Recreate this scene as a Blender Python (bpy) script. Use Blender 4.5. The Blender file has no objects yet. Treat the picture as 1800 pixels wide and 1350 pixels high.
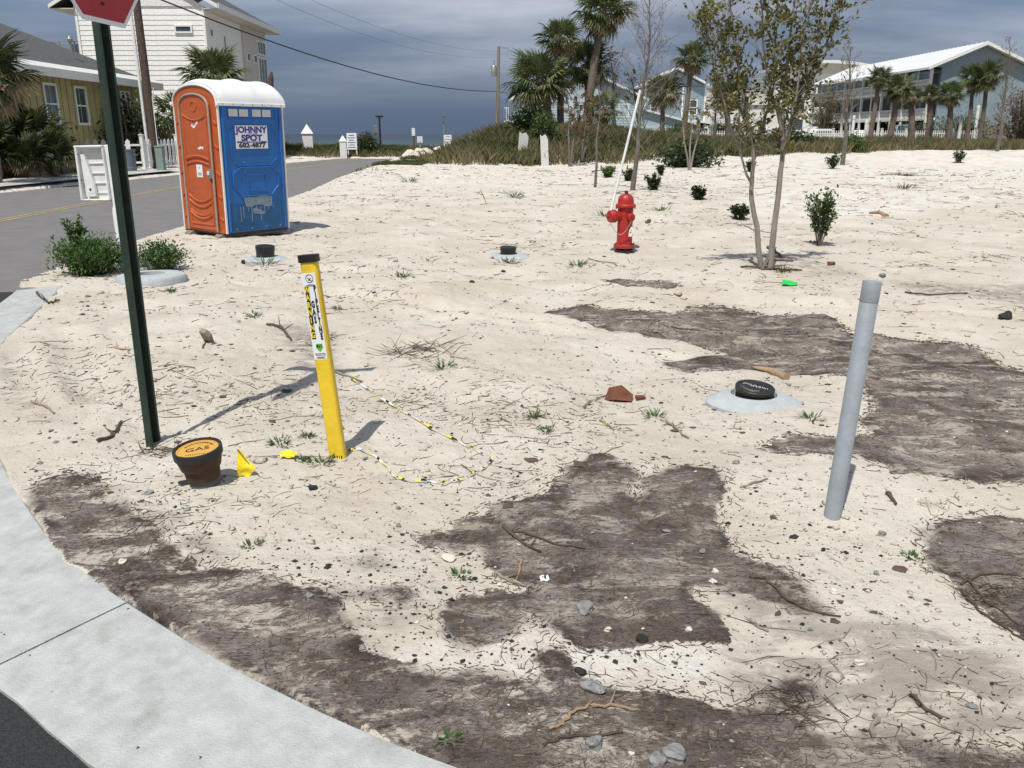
import bpy, bmesh, math, random
import numpy as np
from mathutils import Vector, Matrix, Euler
R = math.radians
rng = random.Random(7)
SC = bpy.context.scene
COL = SC.collection

# ------------------------------------------------------------------ camera, sky, sun, exposure
F = 1500.0; TH = math.atan(440 / F); EYE = 1.6
cam = bpy.data.cameras.new('camera'); camo = bpy.data.objects.new('camera', cam); COL.objects.link(camo)
camo.location = (0, 0, EYE); camo.rotation_euler = (math.pi / 2 - TH, 0, 0)
cam.sensor_width = 36; cam.lens = F / 1800 * 36; cam.clip_start = .05; cam.clip_end = 60000
SC.camera = camo
SUN_EL, SUN_AZ = R(62), R(202)          # azimuth clockwise from +Y (the view direction)
sun = bpy.data.lights.new('sun', 'SUN'); suno = bpy.data.objects.new('sun', sun); COL.objects.link(suno)
sun.energy = 4.3; sun.angle = R(.53); sun.color = (1, .955, .88)
sd = Vector((math.sin(SUN_AZ) * math.cos(SUN_EL), math.cos(SUN_AZ) * math.cos(SUN_EL), math.sin(SUN_EL)))
suno.rotation_euler = sd.to_track_quat('Z', 'Y').to_euler(); suno.location = (-6, -12, 30)
SC.view_settings.view_transform = 'Standard'; SC.view_settings.look = 'None'
SC.view_settings.exposure = 0; SC.view_settings.gamma = 1
W = bpy.data.worlds.new('World'); SC.world = W; W.use_nodes = True
def world():
    nt = W.node_tree; nt.nodes.clear(); N = nt.nodes.new; L = nt.links.new
    out = N('ShaderNodeOutputWorld'); bg = N('ShaderNodeBackground'); L(bg.outputs[0], out.inputs[0])
    sky = N('ShaderNodeTexSky'); sky.sky_type = 'NISHITA'; sky.sun_disc = False
    sky.sun_elevation = SUN_EL; sky.sun_rotation = SUN_AZ; sky.air_density = 1.2; sky.dust_density = .6; sky.ozone_density = 2
    bg.inputs[1].default_value = .085
    tc = N('ShaderNodeTexCoord'); sep = N('ShaderNodeSeparateXYZ'); L(tc.outputs['Generated'], sep.inputs[0])
    # flat cloud deck: direction / (height + c)
    add = N('ShaderNodeMath'); add.operation = 'ADD'; L(sep.outputs[2], add.inputs[0]); add.inputs[1].default_value = .16
    mx = N('ShaderNodeMath'); mx.operation = 'MAXIMUM'; L(add.outputs[0], mx.inputs[0]); mx.inputs[1].default_value = .05
    dv = N('ShaderNodeVectorMath'); dv.operation = 'DIVIDE'; L(tc.outputs['Generated'], dv.inputs[0])
    cb = N('ShaderNodeCombineXYZ')
    for i in range(3): L(mx.outputs[0], cb.inputs[i])
    L(cb.outputs[0], dv.inputs[1])
    mp = N('ShaderNodeMapping'); mp.inputs['Location'].default_value = (2.05, .62, .4); mp.inputs['Scale'].default_value = (.55, 1.0, .5); L(dv.outputs[0], mp.inputs[0])
    n1 = N('ShaderNodeTexNoise'); n1.inputs['Scale'].default_value = .62; n1.inputs['Detail'].default_value = 7; n1.inputs['Roughness'].default_value = .5
    n1.inputs['Distortion'].default_value = .35; L(mp.outputs[0], n1.inputs['Vector'])
    r1 = N('ShaderNodeValToRGB'); L(n1.outputs[0], r1.inputs[0])
    e = r1.color_ramp.elements; e[0].position = .34; e[0].color = (0, 0, 0, 1); e[1].position = .56; e[1].color = (1, 1, 1, 1)
    # the storm bank low over the water, all round the horizon
    r2 = N('ShaderNodeMapRange'); r2.interpolation_type = 'SMOOTHSTEP'; L(sep.outputs[2], r2.inputs[0])
    r2.inputs[1].default_value = .0; r2.inputs[2].default_value = .15; r2.inputs[3].default_value = .0; r2.inputs[4].default_value = 1.
    clearc = N('ShaderNodeMixRGB'); clearc.blend_type = 'MIX'; clearc.inputs[0].default_value = .72
    L(sky.outputs[0], clearc.inputs[1]); clearc.inputs[2].default_value = (1.1, 2.0, 4.0, 1)
    bank = N('ShaderNodeMixRGB'); L(r2.outputs[0], bank.inputs[0]); bank.inputs[1].default_value = (1.28, 1.80, 2.75, 1); L(clearc.outputs[0], bank.inputs[2])
    n2 = N('ShaderNodeTexNoise'); n2.inputs['Scale'].default_value = 1.2; n2.inputs['Detail'].default_value = 8; n2.inputs['Roughness'].default_value = .55; L(mp.outputs[0], n2.inputs['Vector'])
    cc = N('ShaderNodeMixRGB'); cr = N('ShaderNodeMapRange'); L(n2.outputs[0], cr.inputs[0]); cr.inputs[1].default_value = .38; cr.inputs[2].default_value = .66
    L(cr.outputs[0], cc.inputs[0]); cc.inputs[1].default_value = (2.2, 2.7, 3.6, 1); cc.inputs[2].default_value = (6.2, 6.7, 7.8, 1)
    fm = N('ShaderNodeMath'); fm.operation = 'MULTIPLY'; L(r1.outputs[0], fm.inputs[0]); L(r2.outputs[0], fm.inputs[1])
    fin = N('ShaderNodeMixRGB'); L(fm.outputs[0], fin.inputs[0]); L(bank.outputs[0], fin.inputs[1]); L(cc.outputs[0], fin.inputs[2])
    L(fin.outputs[0], bg.inputs[0])
world()

# ------------------------------------------------------------------ terrain
def _h(ix, iy, s):
    v = np.sin(ix * 127.1 + iy * 311.7 + s * 74.7) * 43758.5453
    return v - np.floor(v)
def vn(x, y, s=0):
    xi = np.floor(x); yi = np.floor(y); fx = x - xi; fy = y - yi
    fx = fx * fx * (3 - 2 * fx); fy = fy * fy * (3 - 2 * fy)
    return (_h(xi, yi, s) * (1 - fx) + _h(xi + 1, yi, s) * fx) * (1 - fy) + (_h(xi, yi + 1, s) * (1 - fx) + _h(xi + 1, yi + 1, s) * fx) * fy - .5
def fbm(x, y, s=0, o=4):
    t = 0; a = 1
    for i in range(o): t = t + a * vn(x * 2 ** i + 13.7 * i, y * 2 ** i - 7.1 * i, s + i); a *= .5
    return t
def sst(a, b, v):
    t = np.clip((v - a) / (b - a), 0, 1); return t * t * (3 - 2 * t)
def G0(px, py, z=0.0):
    u = (px - 900) / F; v = -(py - 675) / F
    dy = math.cos(TH) + v * math.sin(TH); dz = -math.sin(TH) + v * math.cos(TH)
    t = (z - EYE) / dz
    return u * t, dy * t
def sdf_poly(x, y, poly):
    """signed distance (negative inside) of points to a closed polygon"""
    P = np.array(poly, float); Q = np.roll(P, -1, 0)
    d2 = np.full(x.shape, 1e18); ins = np.zeros(x.shape, bool)
    for (ax, ay), (bx, by) in zip(P, Q):
        ex, ey = bx - ax, by - ay
        wx, wy = x - ax, y - ay
        t = np.clip((wx * ex + wy * ey) / (ex * ex + ey * ey + 1e-12), 0, 1)
        d2 = np.minimum(d2, (wx - ex * t) ** 2 + (wy - ey * t) ** 2)
        c = ((ay <= y) & (by > y)) | ((by <= y) & (ay > y))
        if ey != 0: ins ^= c & (x < ax + (y - ay) / ey * ex)
    d = np.sqrt(d2); return np.where(ins, -d, d)
def chaikin(p, n=2):
    for _ in range(n):
        q = [p[0]]
        for a, b in zip(p[:-1], p[1:]):
            q += [(a[0] * .75 + b[0] * .25, a[1] * .75 + b[1] * .25), (a[0] * .25 + b[0] * .75, a[1] * .25 + b[1] * .75)]
        p = q + [p[-1]]
    return p
def chaikin_c(p, n=1):
    for _ in range(n):
        q = []
        for a, b in zip(p, p[1:] + p[:1]):
            q += [(a[0] * .75 + b[0] * .25, a[1] * .75 + b[1] * .25), (a[0] * .25 + b[0] * .75, a[1] * .25 + b[1] * .75)]
        p = q
    return p
KERB_OUT = chaikin([(-4.93, 9.3), (-4.84, 9.04), (-4.62, 8.34), (-4.42, 7.75), (-4.24, 7.17), (-4.04, 6.55), (-3.4, 5.2), (-2.64, 4.11), (-2.22, 3.57), (-1.78, 3.05),
            (-1.4, 2.72), (-1.07, 2.46), (-.82, 2.27), (-.46, 2.04), (-.2, 1.9), (.3, 1.66), (1.0, 1.42), (2.5, 1.13), (5, .98), (9, .9)], 2)
def offs(pl, d):
    o = []
    for i, p in enumerate(pl):
        a = pl[max(0, i - 1)]; b = pl[min(len(pl) - 1, i + 1)]
        t = Vector((b[0] - a[0], b[1] - a[1])).normalized()
        o.append((p[0] + t.y * d, p[1] - t.x * d))
    return o
KERB_IN = offs(KERB_OUT, .47)
ROAD = KERB_IN[::-1] + [(-5.55, 9.5), (-5.68, 10.6), (-5.9, 13.8), (-5.94, 15.8), (-5.75, 21), (-5.95, 25.6), (-6.67, 34), (-7.45, 52), (-8.0, 60.5), (-11.9, 62.0),
        (-13.1, 51.7), (-14.0, 36.8), (-14.6, 29.5), (-14.9, 25), (-15.2, 10), (-15.5, -14), (9, -14)]
SANDLINE = KERB_OUT[::-1] + [(-5.3, 9.5)] + ROAD[len(KERB_IN):]
MOUNDS = [(3.1, 10.45, .13, 1.0), (-.9, 8.7, .10, .45), (1.45, 3.75, .05, .5), (-1.0, 4.15, .03, .35), (1.6, 12.2, .05, .8), (2.6, 9.2, .05, .9), (-2.6, 6.4, .05, .5),
          (-2.5, 7.4, .06, .6), (-.35, 6.6, .05, .5), (4.0, 7.6, .06, .9), (1.2, 8.6, .05, .6), (-.4, 3.1, -.02, .3), (.9, 2.3, -.025, .35), (2.2, 2.35, -.02, .5), (1.40, 3.43, .022, .10), (-.9, 4.13, .018, .10), (-1.91, 4.32, .02, .11), (-1.46, 3.77, .012, .18), (1.62, 12.15, .03, .25)]
RUTS = [((-4.0, 6.5), (-2.75, 4.55)), ((-3.7, 6.9), (-2.5, 5.0)), ((-3.2, 9.5), (2.5, 6.2)), ((-2.4, 10.6), (4.6, 7.3)), ((-3, 20), (9, 14)), ((-3, 22.5), (10, 16))]
def hgt(x, y):
    x = np.asarray(x, float); y = np.asarray(y, float)
    r = np.hypot(x, y); a = np.clip((r - 2) / 22, 0, 1)
    z = .16 * a * fbm(x * .22, y * .22, 3, 3) + .045 * np.clip(r / 6, .15, 1) * fbm(x * .9, y * .9, 9, 3)
    z = z + .030 * fbm(x * 2.6, y * 2.6, 21, 3) * np.clip(r / 4, .45, 1.5) + .020 * np.abs(fbm(x * 6.0, y * 6.0, 31, 3)) * np.clip(r / 3.5, .3, 1.5)
    for mx, my, am, s in MOUNDS: z = z + am * np.exp(-((x - mx) ** 2 + (y - my) ** 2) / (s * s))
    for (ax, ay), (bx, by) in RUTS:
        ex, ey = bx - ax, by - ay; tt = np.clip(((x - ax) * ex + (y - ay) * ey) / (ex * ex + ey * ey), 0, 1); dd = np.hypot(x - ax - ex * tt, y - ay - ey * tt) + .05 * vn(x * 2, y * 2, 77)
        z = z - .030 * np.exp(-(dd / .11) ** 2) + .016 * np.exp(-((dd - .2) / .07) ** 2)
    # dune ridge across the end of the lot, grass bank on the right
    dl = sst(44, 53, y + 1.2 * vn(x * .3, x * .1, 5)) * sst(-5.6, .3, x) * (1 - sst(60, 72, y))
    z = z + dl * (1.6 + .35 * vn(x * .2, y * .2, 8)) * (1 - .62 * sst(3, 14, x))
    z = z + .55 * sst(48, 66, y - .35 * np.maximum(x - 4, 0) * .8 + 1.5 * vn(x * .4, y * .1, 6)) * sst(3, 9, x)
    # left verge, dunes beyond the road end, and the fall to the beach
    z = z + .12 * sst(-14.6, -16.5, x)
    z = z + .30 * sst(61, 68, y) * (1 - sst(-8, -2, x)) * (1 + .7 * vn(x * .35, y * .35, 12))
    z = z - 4.6 * sst(78, 170, y - np.maximum(x, 0) * 1.0)
    rd = RSDF(x, y)
    k = sst(-.055, .005, rd + .05 * fbm(x * 4.2, y * 4.2, 41, 4))
    z = np.where(rd < 3, (z * sst(-.1, .5, rd) + .012 - .006 * (1 - sst(0, .5, rd))) * k + (-.16) * (1 - k), z)
    return z
def RSDF(x, y):
    near = (x < 10) & (y < 66) & (y > -20) & (x > -18)
    out = np.full(np.shape(x), 9.0)
    if np.ndim(x) == 0:
        return sdf_poly(np.array([float(x)]), np.array([float(y)]), SANDLINE)[0] if near else 9.0
    if near.any(): out[near] = sdf_poly(x[near], y[near], SANDLINE)
    return out
def gz(x, y): return float(hgt(np.array([x]), np.array([y]))[0])
def G(px, py):
    """photo pixel -> point where that ray meets the terrain"""
    z = 0.0
    for _ in range(6):
        x, y = G0(px, py, z); z = .5 * z + .5 * gz(x, y)
    x, y = G0(px, py, z); return x, y, gz(x, y)

# ------------------------------------------------------------------ materials
def nodes(name):
    m = bpy.data.materials.new(name); m.use_nodes = True; nt = m.node_tree
    return m, nt, nt.nodes['Principled BSDF'], nt.nodes.new, nt.links.new
def mat(name, c, rough=.6, var=.18, scale=6., bump=0., metal=0., bscale=None, spec=.5, dirt=0., trans=0., wave=None, stretch=(1, 1, 1)):
    m, nt, b, N, L = nodes(name)
    tc = N('ShaderNodeTexCoord'); mp = N('ShaderNodeMapping'); L(tc.outputs['Object'], mp.inputs[0]); mp.inputs['Scale'].default_value = stretch
    n = N('ShaderNodeTexNoise'); n.inputs['Scale'].default_value = scale; n.inputs['Detail'].default_value = 6; n.inputs['Roughness'].default_value = .62; L(mp.outputs[0], n.inputs['Vector'])
    mr = N('ShaderNodeMapRange'); L(n.outputs[0], mr.inputs[0]); mr.inputs[1].default_value = .3; mr.inputs[2].default_value = .7
    mx = N('ShaderNodeMixRGB'); L(mr.outputs[0], mx.inputs[0])
    mx.inputs[1].default_value = (*[v * (1 - var) for v in c], 1); mx.inputs[2].default_value = (*[min(.92, v * (1 + var)) for v in c], 1)
    cout = mx.outputs[0]
    if dirt:
        n3 = N('ShaderNodeTexNoise'); n3.inputs['Scale'].default_value = scale * .45; n3.inputs['Detail'].default_value = 8; n3.inputs['Roughness'].default_value = .7; L(mp.outputs[0], n3.inputs['Vector'])
        m3 = N('ShaderNodeMapRange'); L(n3.outputs[0], m3.inputs[0]); m3.inputs[1].default_value = .5; m3.inputs[2].default_value = .75; m3.inputs[4].default_value = dirt
        mm = N('ShaderNodeMixRGB'); L(m3.outputs[0], mm.inputs[0]); L(cout, mm.inputs[1]); mm.inputs[2].default_value = (.16, .13, .10, 1); cout = mm.outputs[0]
    L(cout, b.inputs['Base Color'])
    b.inputs['Roughness'].default_value = rough; b.inputs['Metallic'].default_value = metal; b.inputs['Specular IOR Level'].default_value = spec
    if trans: b.inputs['Transmission Weight'].default_value = trans
    if bump:
        n2 = N('ShaderNodeTexNoise'); n2.inputs['Scale'].default_value = bscale or scale * 4; n2.inputs['Detail'].default_value = 5; L(mp.outputs[0], n2.inputs['Vector'])
        bp = N('ShaderNodeBump'); bp.inputs['Strength'].default_value = bump; bp.inputs['Distance'].default_value = .02; L(n2.outputs[0], bp.inputs['Height']); L(bp.outputs[0], b.inputs['Normal'])
    return m
def leafmat(name, c, c2, scale=3., rough=.5, tl=.25):
    m, nt, b, N, L = nodes(name)
    g = N('ShaderNodeNewGeometry'); tc = N('ShaderNodeTexCoord')
    n = N('ShaderNodeTexNoise'); n.inputs['Scale'].default_value = scale; n.inputs['Detail'].default_value = 3; L(tc.outputs['Object'], n.inputs['Vector'])
    a = N('ShaderNodeMath'); a.operation = 'MULTIPLY_ADD'; L(g.outputs['Random Per Island'], a.inputs[0]); a.inputs[1].default_value = .55
    L(n.outputs[0], a.inputs[2]); s = N('ShaderNodeMapRange'); L(a.outputs[0], s.inputs[0]); s.inputs[1].default_value = .45; s.inputs[2].default_value = 1.05
    mx = N('ShaderNodeMixRGB'); L(s.outputs[0], mx.inputs[0]); mx.inputs[1].default_value = (*c, 1); mx.inputs[2].default_value = (*c2, 1)
    L(mx.outputs[0], b.inputs['Base Color']); b.inputs['Roughness'].default_value = rough; b.inputs['Specular IOR Level'].default_value = .35
    t = N('ShaderNodeBsdfTranslucent'); L(mx.outputs[0], t.inputs[0]); ms = N('ShaderNodeMixShader'); ms.inputs[0].default_value = tl
    L(b.outputs[0], ms.inputs[1]); L(t.outputs[0], ms.inputs[2]); L(ms.outputs[0], nt.nodes['Material Output'].inputs[0])
    return m
M = {}
def setup_mats():
    D = dict(
        white=((.78, .78, .76), .5, .05, 3), white_dirty=((.70, .70, .67), .55, .10, 4), trim=((.74, .75, .74), .5, .05, 2), siding=((.80, .80, .78), .6, .04, 1.5),
        siding_blue=((.40, .50, .57), .6, .07, 2), condo_blue=((.24, .31, .36), .7, .08, 1), yellow_wall=((.38, .335, .155), .8, .14, 1.5), beige=((.55, .52, .47), .7, .05, 1),
        metal_roof=((.78, .80, .80), .3, .05, 1), dark=((.025, .025, .025), .6, .2, 5), black_plastic=((.014, .014, .015), .42, .3, 14), iron=((.022, .02, .019), .55, .35, 20),
        rusty=((.055, .026, .014), .7, .45, 14), orange=((.45, .095, .026), .45, .14, 4), blue=((.006, .125, .42), .36, .14, 3), blue_dark=((.008, .085, .23), .45, .3, 6),
        grey_metal=((.36, .35, .33), .45, .10, 10), tube=((.33, .29, .25), .45, .12, 8), red=((.36, .020, .016), .45, .22, 9), chain=((.35, .32, .24), .5, .2, 20),
        pvc=((.80, .81, .81), .35, .03, 5), grey_pvc=((.30, .335, .37), .42, .05, 5), yellow=((.80, .56, .03), .42, .05, 6), yellow_flag=((.85, .66, .02), .45, .08, 12),
        green_flag=((.02, .55, .08), .45, .1, 12), lid_yellow=((.56, .32, .065), .7, .22, 22), label=((.80, .81, .83), .35, .03, 9), print_black=((.012, .012, .012), .5, .1, 10),
        print_blue=((.03, .03, .26), .5, .1, 10), print_green=((.10, .42, .03), .5, .1, 10), stop_red=((.38, .014, .018), .42, .09, 8), post_green=((.022, .052, .030), .55, .3, 9),
        wood_dark=((.085, .06, .045), .85, .35, 6), wood_grey=((.25, .21, .17), .85, .25, 7), wood_new=((.33, .23, .14), .8, .2, 9), glass=((.05, .075, .095), .08, .1, 2),
        pane_sky=((.20, .26, .32), .1, .1, 1), bin=((.13, .155, .19), .5, .1, 4), util_green=((.22, .29, .25), .55, .08, 4), car_white=((.74, .75, .76), .2, .02, 2), car_silver=((.42, .46, .50), .25, .03, 2),
        tyre=((.02, .02, .02), .8, .1, 10), chrome=((.6, .6, .6), .15, .02, 4), stone=((.34, .34, .33), .85, .25, 20), stone_pale=((.62, .57, .50), .85, .15, 20), coal=((.02, .019, .018), .8, .3, 25),
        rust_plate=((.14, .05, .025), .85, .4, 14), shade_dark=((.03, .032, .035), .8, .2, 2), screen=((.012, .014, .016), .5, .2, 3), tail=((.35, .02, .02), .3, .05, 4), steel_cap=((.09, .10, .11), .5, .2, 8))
    for k, (c, r, v, s) in D.items(): M[k] = mat(k, c, r, v, s)
    for k in ('grey_metal', 'chrome'): M[k].node_tree.nodes['Principled BSDF'].inputs['Metallic'].default_value = .7
    M['concrete'] = mat('concrete', (.43, .45, .445), .9, .16, 11, .35, bscale=140, dirt=.40)
    M['collar'] = mat('collar', (.42, .46, .48), .88, .12, 9, .4, bscale=45, dirt=.3)
    M['shingle'] = mat('shingle', (.085, .09, .092), .9, .4, 9, .5, bscale=30)
    M['asphalt_old'] = mat('asphalt_old', (.175, .17, .168), .9, .12, 2.2, .5, bscale=90, dirt=.15)
    M['asphalt_new'] = mat('asphalt_new', (.030, .031, .032), .8, .45, 60, .9, bscale=120)
    M['bark'] = mat('bark', (.155, .138, .118), .9, .45, 14, .6, stretch=(1, 1, .35))
    M['bark_pale'] = mat('bark_pale', (.25, .225, .195), .9, .3, 16, .4, stretch=(1, 1, .3))
    M['palm_bark'] = mat('palm_bark', (.19, .155, .125), .95, .4, 9, .8, stretch=(1, 1, 3))
    M['line_yellow'] = mat('line_yellow', (.33, .265, .14), .85, .3, 4, dirt=.3)
    M['twig'] = mat('twig', (.10, .078, .06), .9, .5, 3)
    M['palm_leaf'] = leafmat('palm_leaf', (.040, .070, .020), (.19, .215, .085), 2, .45, .2)
    M['palm_dry'] = leafmat('palm_dry', (.22, .17, .09), (.44, .36, .22), 2, .7, .2)
    M['palm_dark'] = leafmat('palm_dark', (.018, .036, .011), (.09, .115, .042), 2, .45, .15)
    M['shrub_leaf'] = leafmat('shrub_leaf', (.015, .034, .010), (.06, .095, .03), 3, .35, .15)
    M['shrub_bright'] = leafmat('shrub_bright', (.03, .07, .012), (.13, .19, .05), 3, .4, .25)
    M['myrtle_leaf'] = leafmat('myrtle_leaf', (.055, .070, .015), (.20, .18, .05), 2, .45, .25)
    M['brown_leaf'] = leafmat('brown_leaf', (.085, .065, .035), (.19, .13, .06), 2, .7, .2)
    M['weed'] = leafmat('weed', (.028, .075, .014), (.10, .19, .045), 5, .5, .25)
    M['dune_grass'] = leafmat('dune_grass', (.085, .085, .036), (.26, .225, .12), .5, .7, .25)
    M['dune_green'] = leafmat('dune_green', (.045, .066, .018), (.13, .155, .06), .6, .7, .25)
    M['stone'] = mat('stone', (.25, .255, .25), .9, .35, 28, .9, bscale=70)
    for k_, c_, r_ in (('grey_pvc', (.30, .335, .37), .5), ('yellow', (.80, .56, .03), .48), ('pvc', (.78, .79, .79), .42), ('white', (.76, .76, .74), .55), ('siding', (.80, .80, .78), .62), ('red', (.37, .020, .016), .45), ('lid_yellow', (.58, .33, .065), .75), ('post_green', (.016, .038, .024), .55)): M[k_] = mat(k_, c_, r_, .12, 9, .12, dirt=.35 if k_ not in ('white', 'siding', 'pvc') else .12)
    M['clod'] = mat('clod', (.53, .48, .40), .95, .14, 30, .5)
    M['petal'] = mat('petal', (.8, .8, .76), .6, .05, 8)
setup_mats()

# ------------------------------------------------------------------ builders
def link(o, parent=None):
    COL.objects.link(o)
    if parent is not None: o.parent = parent
    return o
def tag(o, label, cat, group=None, kind=None):
    if label: o['label'] = label
    if cat: o['category'] = cat
    if group: o['group'] = group
    if kind: o['kind'] = kind
    return o
def thing(name, label, cat, loc=(0, 0, 0), rot=(0, 0, 0), group=None):
    o = bpy.data.objects.new(name, None); COL.objects.link(o); o.empty_display_size = .2
    o.location = loc; o.rotation_euler = rot; tag(o, label, cat, group); return o
def inst(name, mesh, parent=None, loc=(0, 0, 0), rot=(0, 0, 0), sc=1):
    o = bpy.data.objects.new(name, mesh); link(o, parent); o.location = loc; o.rotation_euler = rot
    o.scale = (sc, sc, sc) if not isinstance(sc, (tuple, list)) else sc
    return o
class MB:
    def __init__(s): s.v = []; s.f = []
    def add(s, vs, fs):
        b = len(s.v); s.v += [tuple(v) for v in vs]; s.f += [tuple(i + b for i in f) for f in fs]; return s
    def box(s, c, d, rot=None, bev=0):
        x, y, z = d[0] / 2, d[1] / 2, d[2] / 2
        if bev:
            b = min(bev, x * .9, y * .9, z * .9)
            bm = bmesh.new(); bmesh.ops.create_cube(bm, size=1, matrix=Matrix.Diagonal((d[0], d[1], d[2], 1)))
            bmesh.ops.bevel(bm, geom=list(bm.edges), offset=b, segments=2, affect='EDGES', profile=.5)
            bm.verts.index_update(); vs = [v.co.copy() for v in bm.verts]; fs = [tuple(v.index for v in f.verts) for f in bm.faces]; bm.free()
        else:
            vs = [Vector(p) for p in ((-x, -y, -z), (x, -y, -z), (x, y, -z), (-x, y, -z), (-x, -y, z), (x, -y, z), (x, y, z), (-x, y, z))]
            fs = [(3, 2, 1, 0), (4, 5, 6, 7), (0, 1, 5, 4), (1, 2, 6, 5), (2, 3, 7, 6), (3, 0, 4, 7)]
        m = rot if rot is not None else Matrix.Identity(3)
        if not isinstance(m, Matrix): m = Euler(m).to_matrix()
        return s.add([m @ v + Vector(c) for v in vs], fs)
    def tube(s, pts, rad, n=8, caps=True, flat=1.):
        pts = [Vector(p) for p in pts]; k = len(pts)
        if not hasattr(rad, '__len__'): rad = [rad] * k
        vs = []; u = None
        for i, p in enumerate(pts):
            t = (pts[min(k - 1, i + 1)] - pts[max(0, i - 1)])
            t = t.normalized() if t.length > 1e-9 else Vector((0, 0, 1))
            if u is None: u = t.orthogonal().normalized()
            else:
                u = u - t * u.dot(t); u = u.normalized() if u.length > 1e-6 else t.orthogonal().normalized()
            w = t.cross(u)
            for j in range(n):
                a = 2 * math.pi * j / n; vs.append(p + u * math.cos(a) * rad[i] + w * math.sin(a) * rad[i] * flat)
        fs = [(i * n + j, i * n + (j + 1) % n, (i + 1) * n + (j + 1) % n, (i + 1) * n + j) for i in range(k - 1) for j in range(n)]
        if caps: fs += [tuple(range(n))[::-1], tuple((k - 1) * n + j for j in range(n))]
        return s.add(vs, fs)
    def lathe(s, prof, n=24, c=(0, 0, 0), rot=None, caps=True, a0=0.):
        vs = []; m = Euler(rot).to_matrix() if rot is not None else Matrix.Identity(3)
        for r, z in prof:
            for j in range(n):
                a = 2 * math.pi * j / n + a0; vs.append(m @ Vector((r * math.cos(a), r * math.sin(a), z)) + Vector(c))
        k = len(prof)
        fs = [(i * n + j, i * n + (j + 1) % n, (i + 1) * n + (j + 1) % n, (i + 1) * n + j) for i in range(k - 1) for j in range(n)]
        if caps: fs += [tuple(range(n))[::-1], tuple((k - 1) * n + j for j in range(n))]
        return s.add(vs, fs)
    def prism(s, poly, axis, a, b):
        """extrude a 2-D polygon along axis ('x','y','z') from a to b"""
        def m(p, q): return {'x': (q, p[0], p[1]), 'y': (p[0], q, p[1]), 'z': (p[0], p[1], q)}[axis]
        n = len(poly)
        return s.add([m(p, a) for p in poly] + [m(p, b) for p in poly], [tuple(range(n))[::-1], tuple(range(n, 2 * n))] + [(i, (i + 1) % n, n + (i + 1) % n, n + i) for i in range(n)])
    def mesh(s, name, m, smooth=False):
        me = bpy.data.meshes.new(name); me.from_pydata(s.v, [], s.f); me.materials.append(M[m] if isinstance(m, str) else m)
        bm = bmesh.new(); bm.from_mesh(me); bmesh.ops.recalc_face_normals(bm, faces=bm.faces); bm.to_mesh(me); bm.free()
        if smooth:
            me.polygons.foreach_set('use_smooth', [True] * len(me.polygons))
            try: me.set_sharp_from_angle(angle=R(40))
            except Exception: pass
        return me
    def build(s, name, m, parent=None, smooth=False, loc=(0, 0, 0), rot=(0, 0, 0)):
        return inst(name, s.mesh(name, m, smooth), parent, loc, rot)
def box(name, m, parent, c, d, rot=None, bev=0): return MB().box(c, d, rot, bev).build(name, m, parent)
def raw(name, m, vs, fs, parent=None):
    me = bpy.data.meshes.new(name); me.from_pydata(vs, [], fs); me.materials.append(M[m] if isinstance(m, str) else m); me.update()
    return inst(name, me, parent)
def text(s, size, m, parent, loc, rot=(math.pi / 2, 0, 0), name='lettering', sx=1., bold=0., ax='CENTER', depth=.0006):
    cu = bpy.data.curves.new('t', 'FONT'); cu.body = s; cu.size = size; cu.align_x = ax; cu.align_y = 'CENTER'; cu.offset = bold; cu.extrude = depth; cu.resolution_u = 3
    o = bpy.data.objects.new('t', cu); COL.objects.link(o); dg = bpy.context.evaluated_depsgraph_get()
    me = bpy.data.meshes.new_from_object(o.evaluated_get(dg)); bpy.data.objects.remove(o); bpy.data.curves.remove(cu)
    me.materials.clear(); me.materials.append(M[m]); r = inst(name, me, parent, loc, rot); r.scale = (sx, 1, 1); return r
def copy_tree(o, parent=None):
    c = o.copy(); COL.objects.link(c); c.parent = parent
    for ch in list(o.children): copy_tree(ch, c)
    return c
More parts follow.
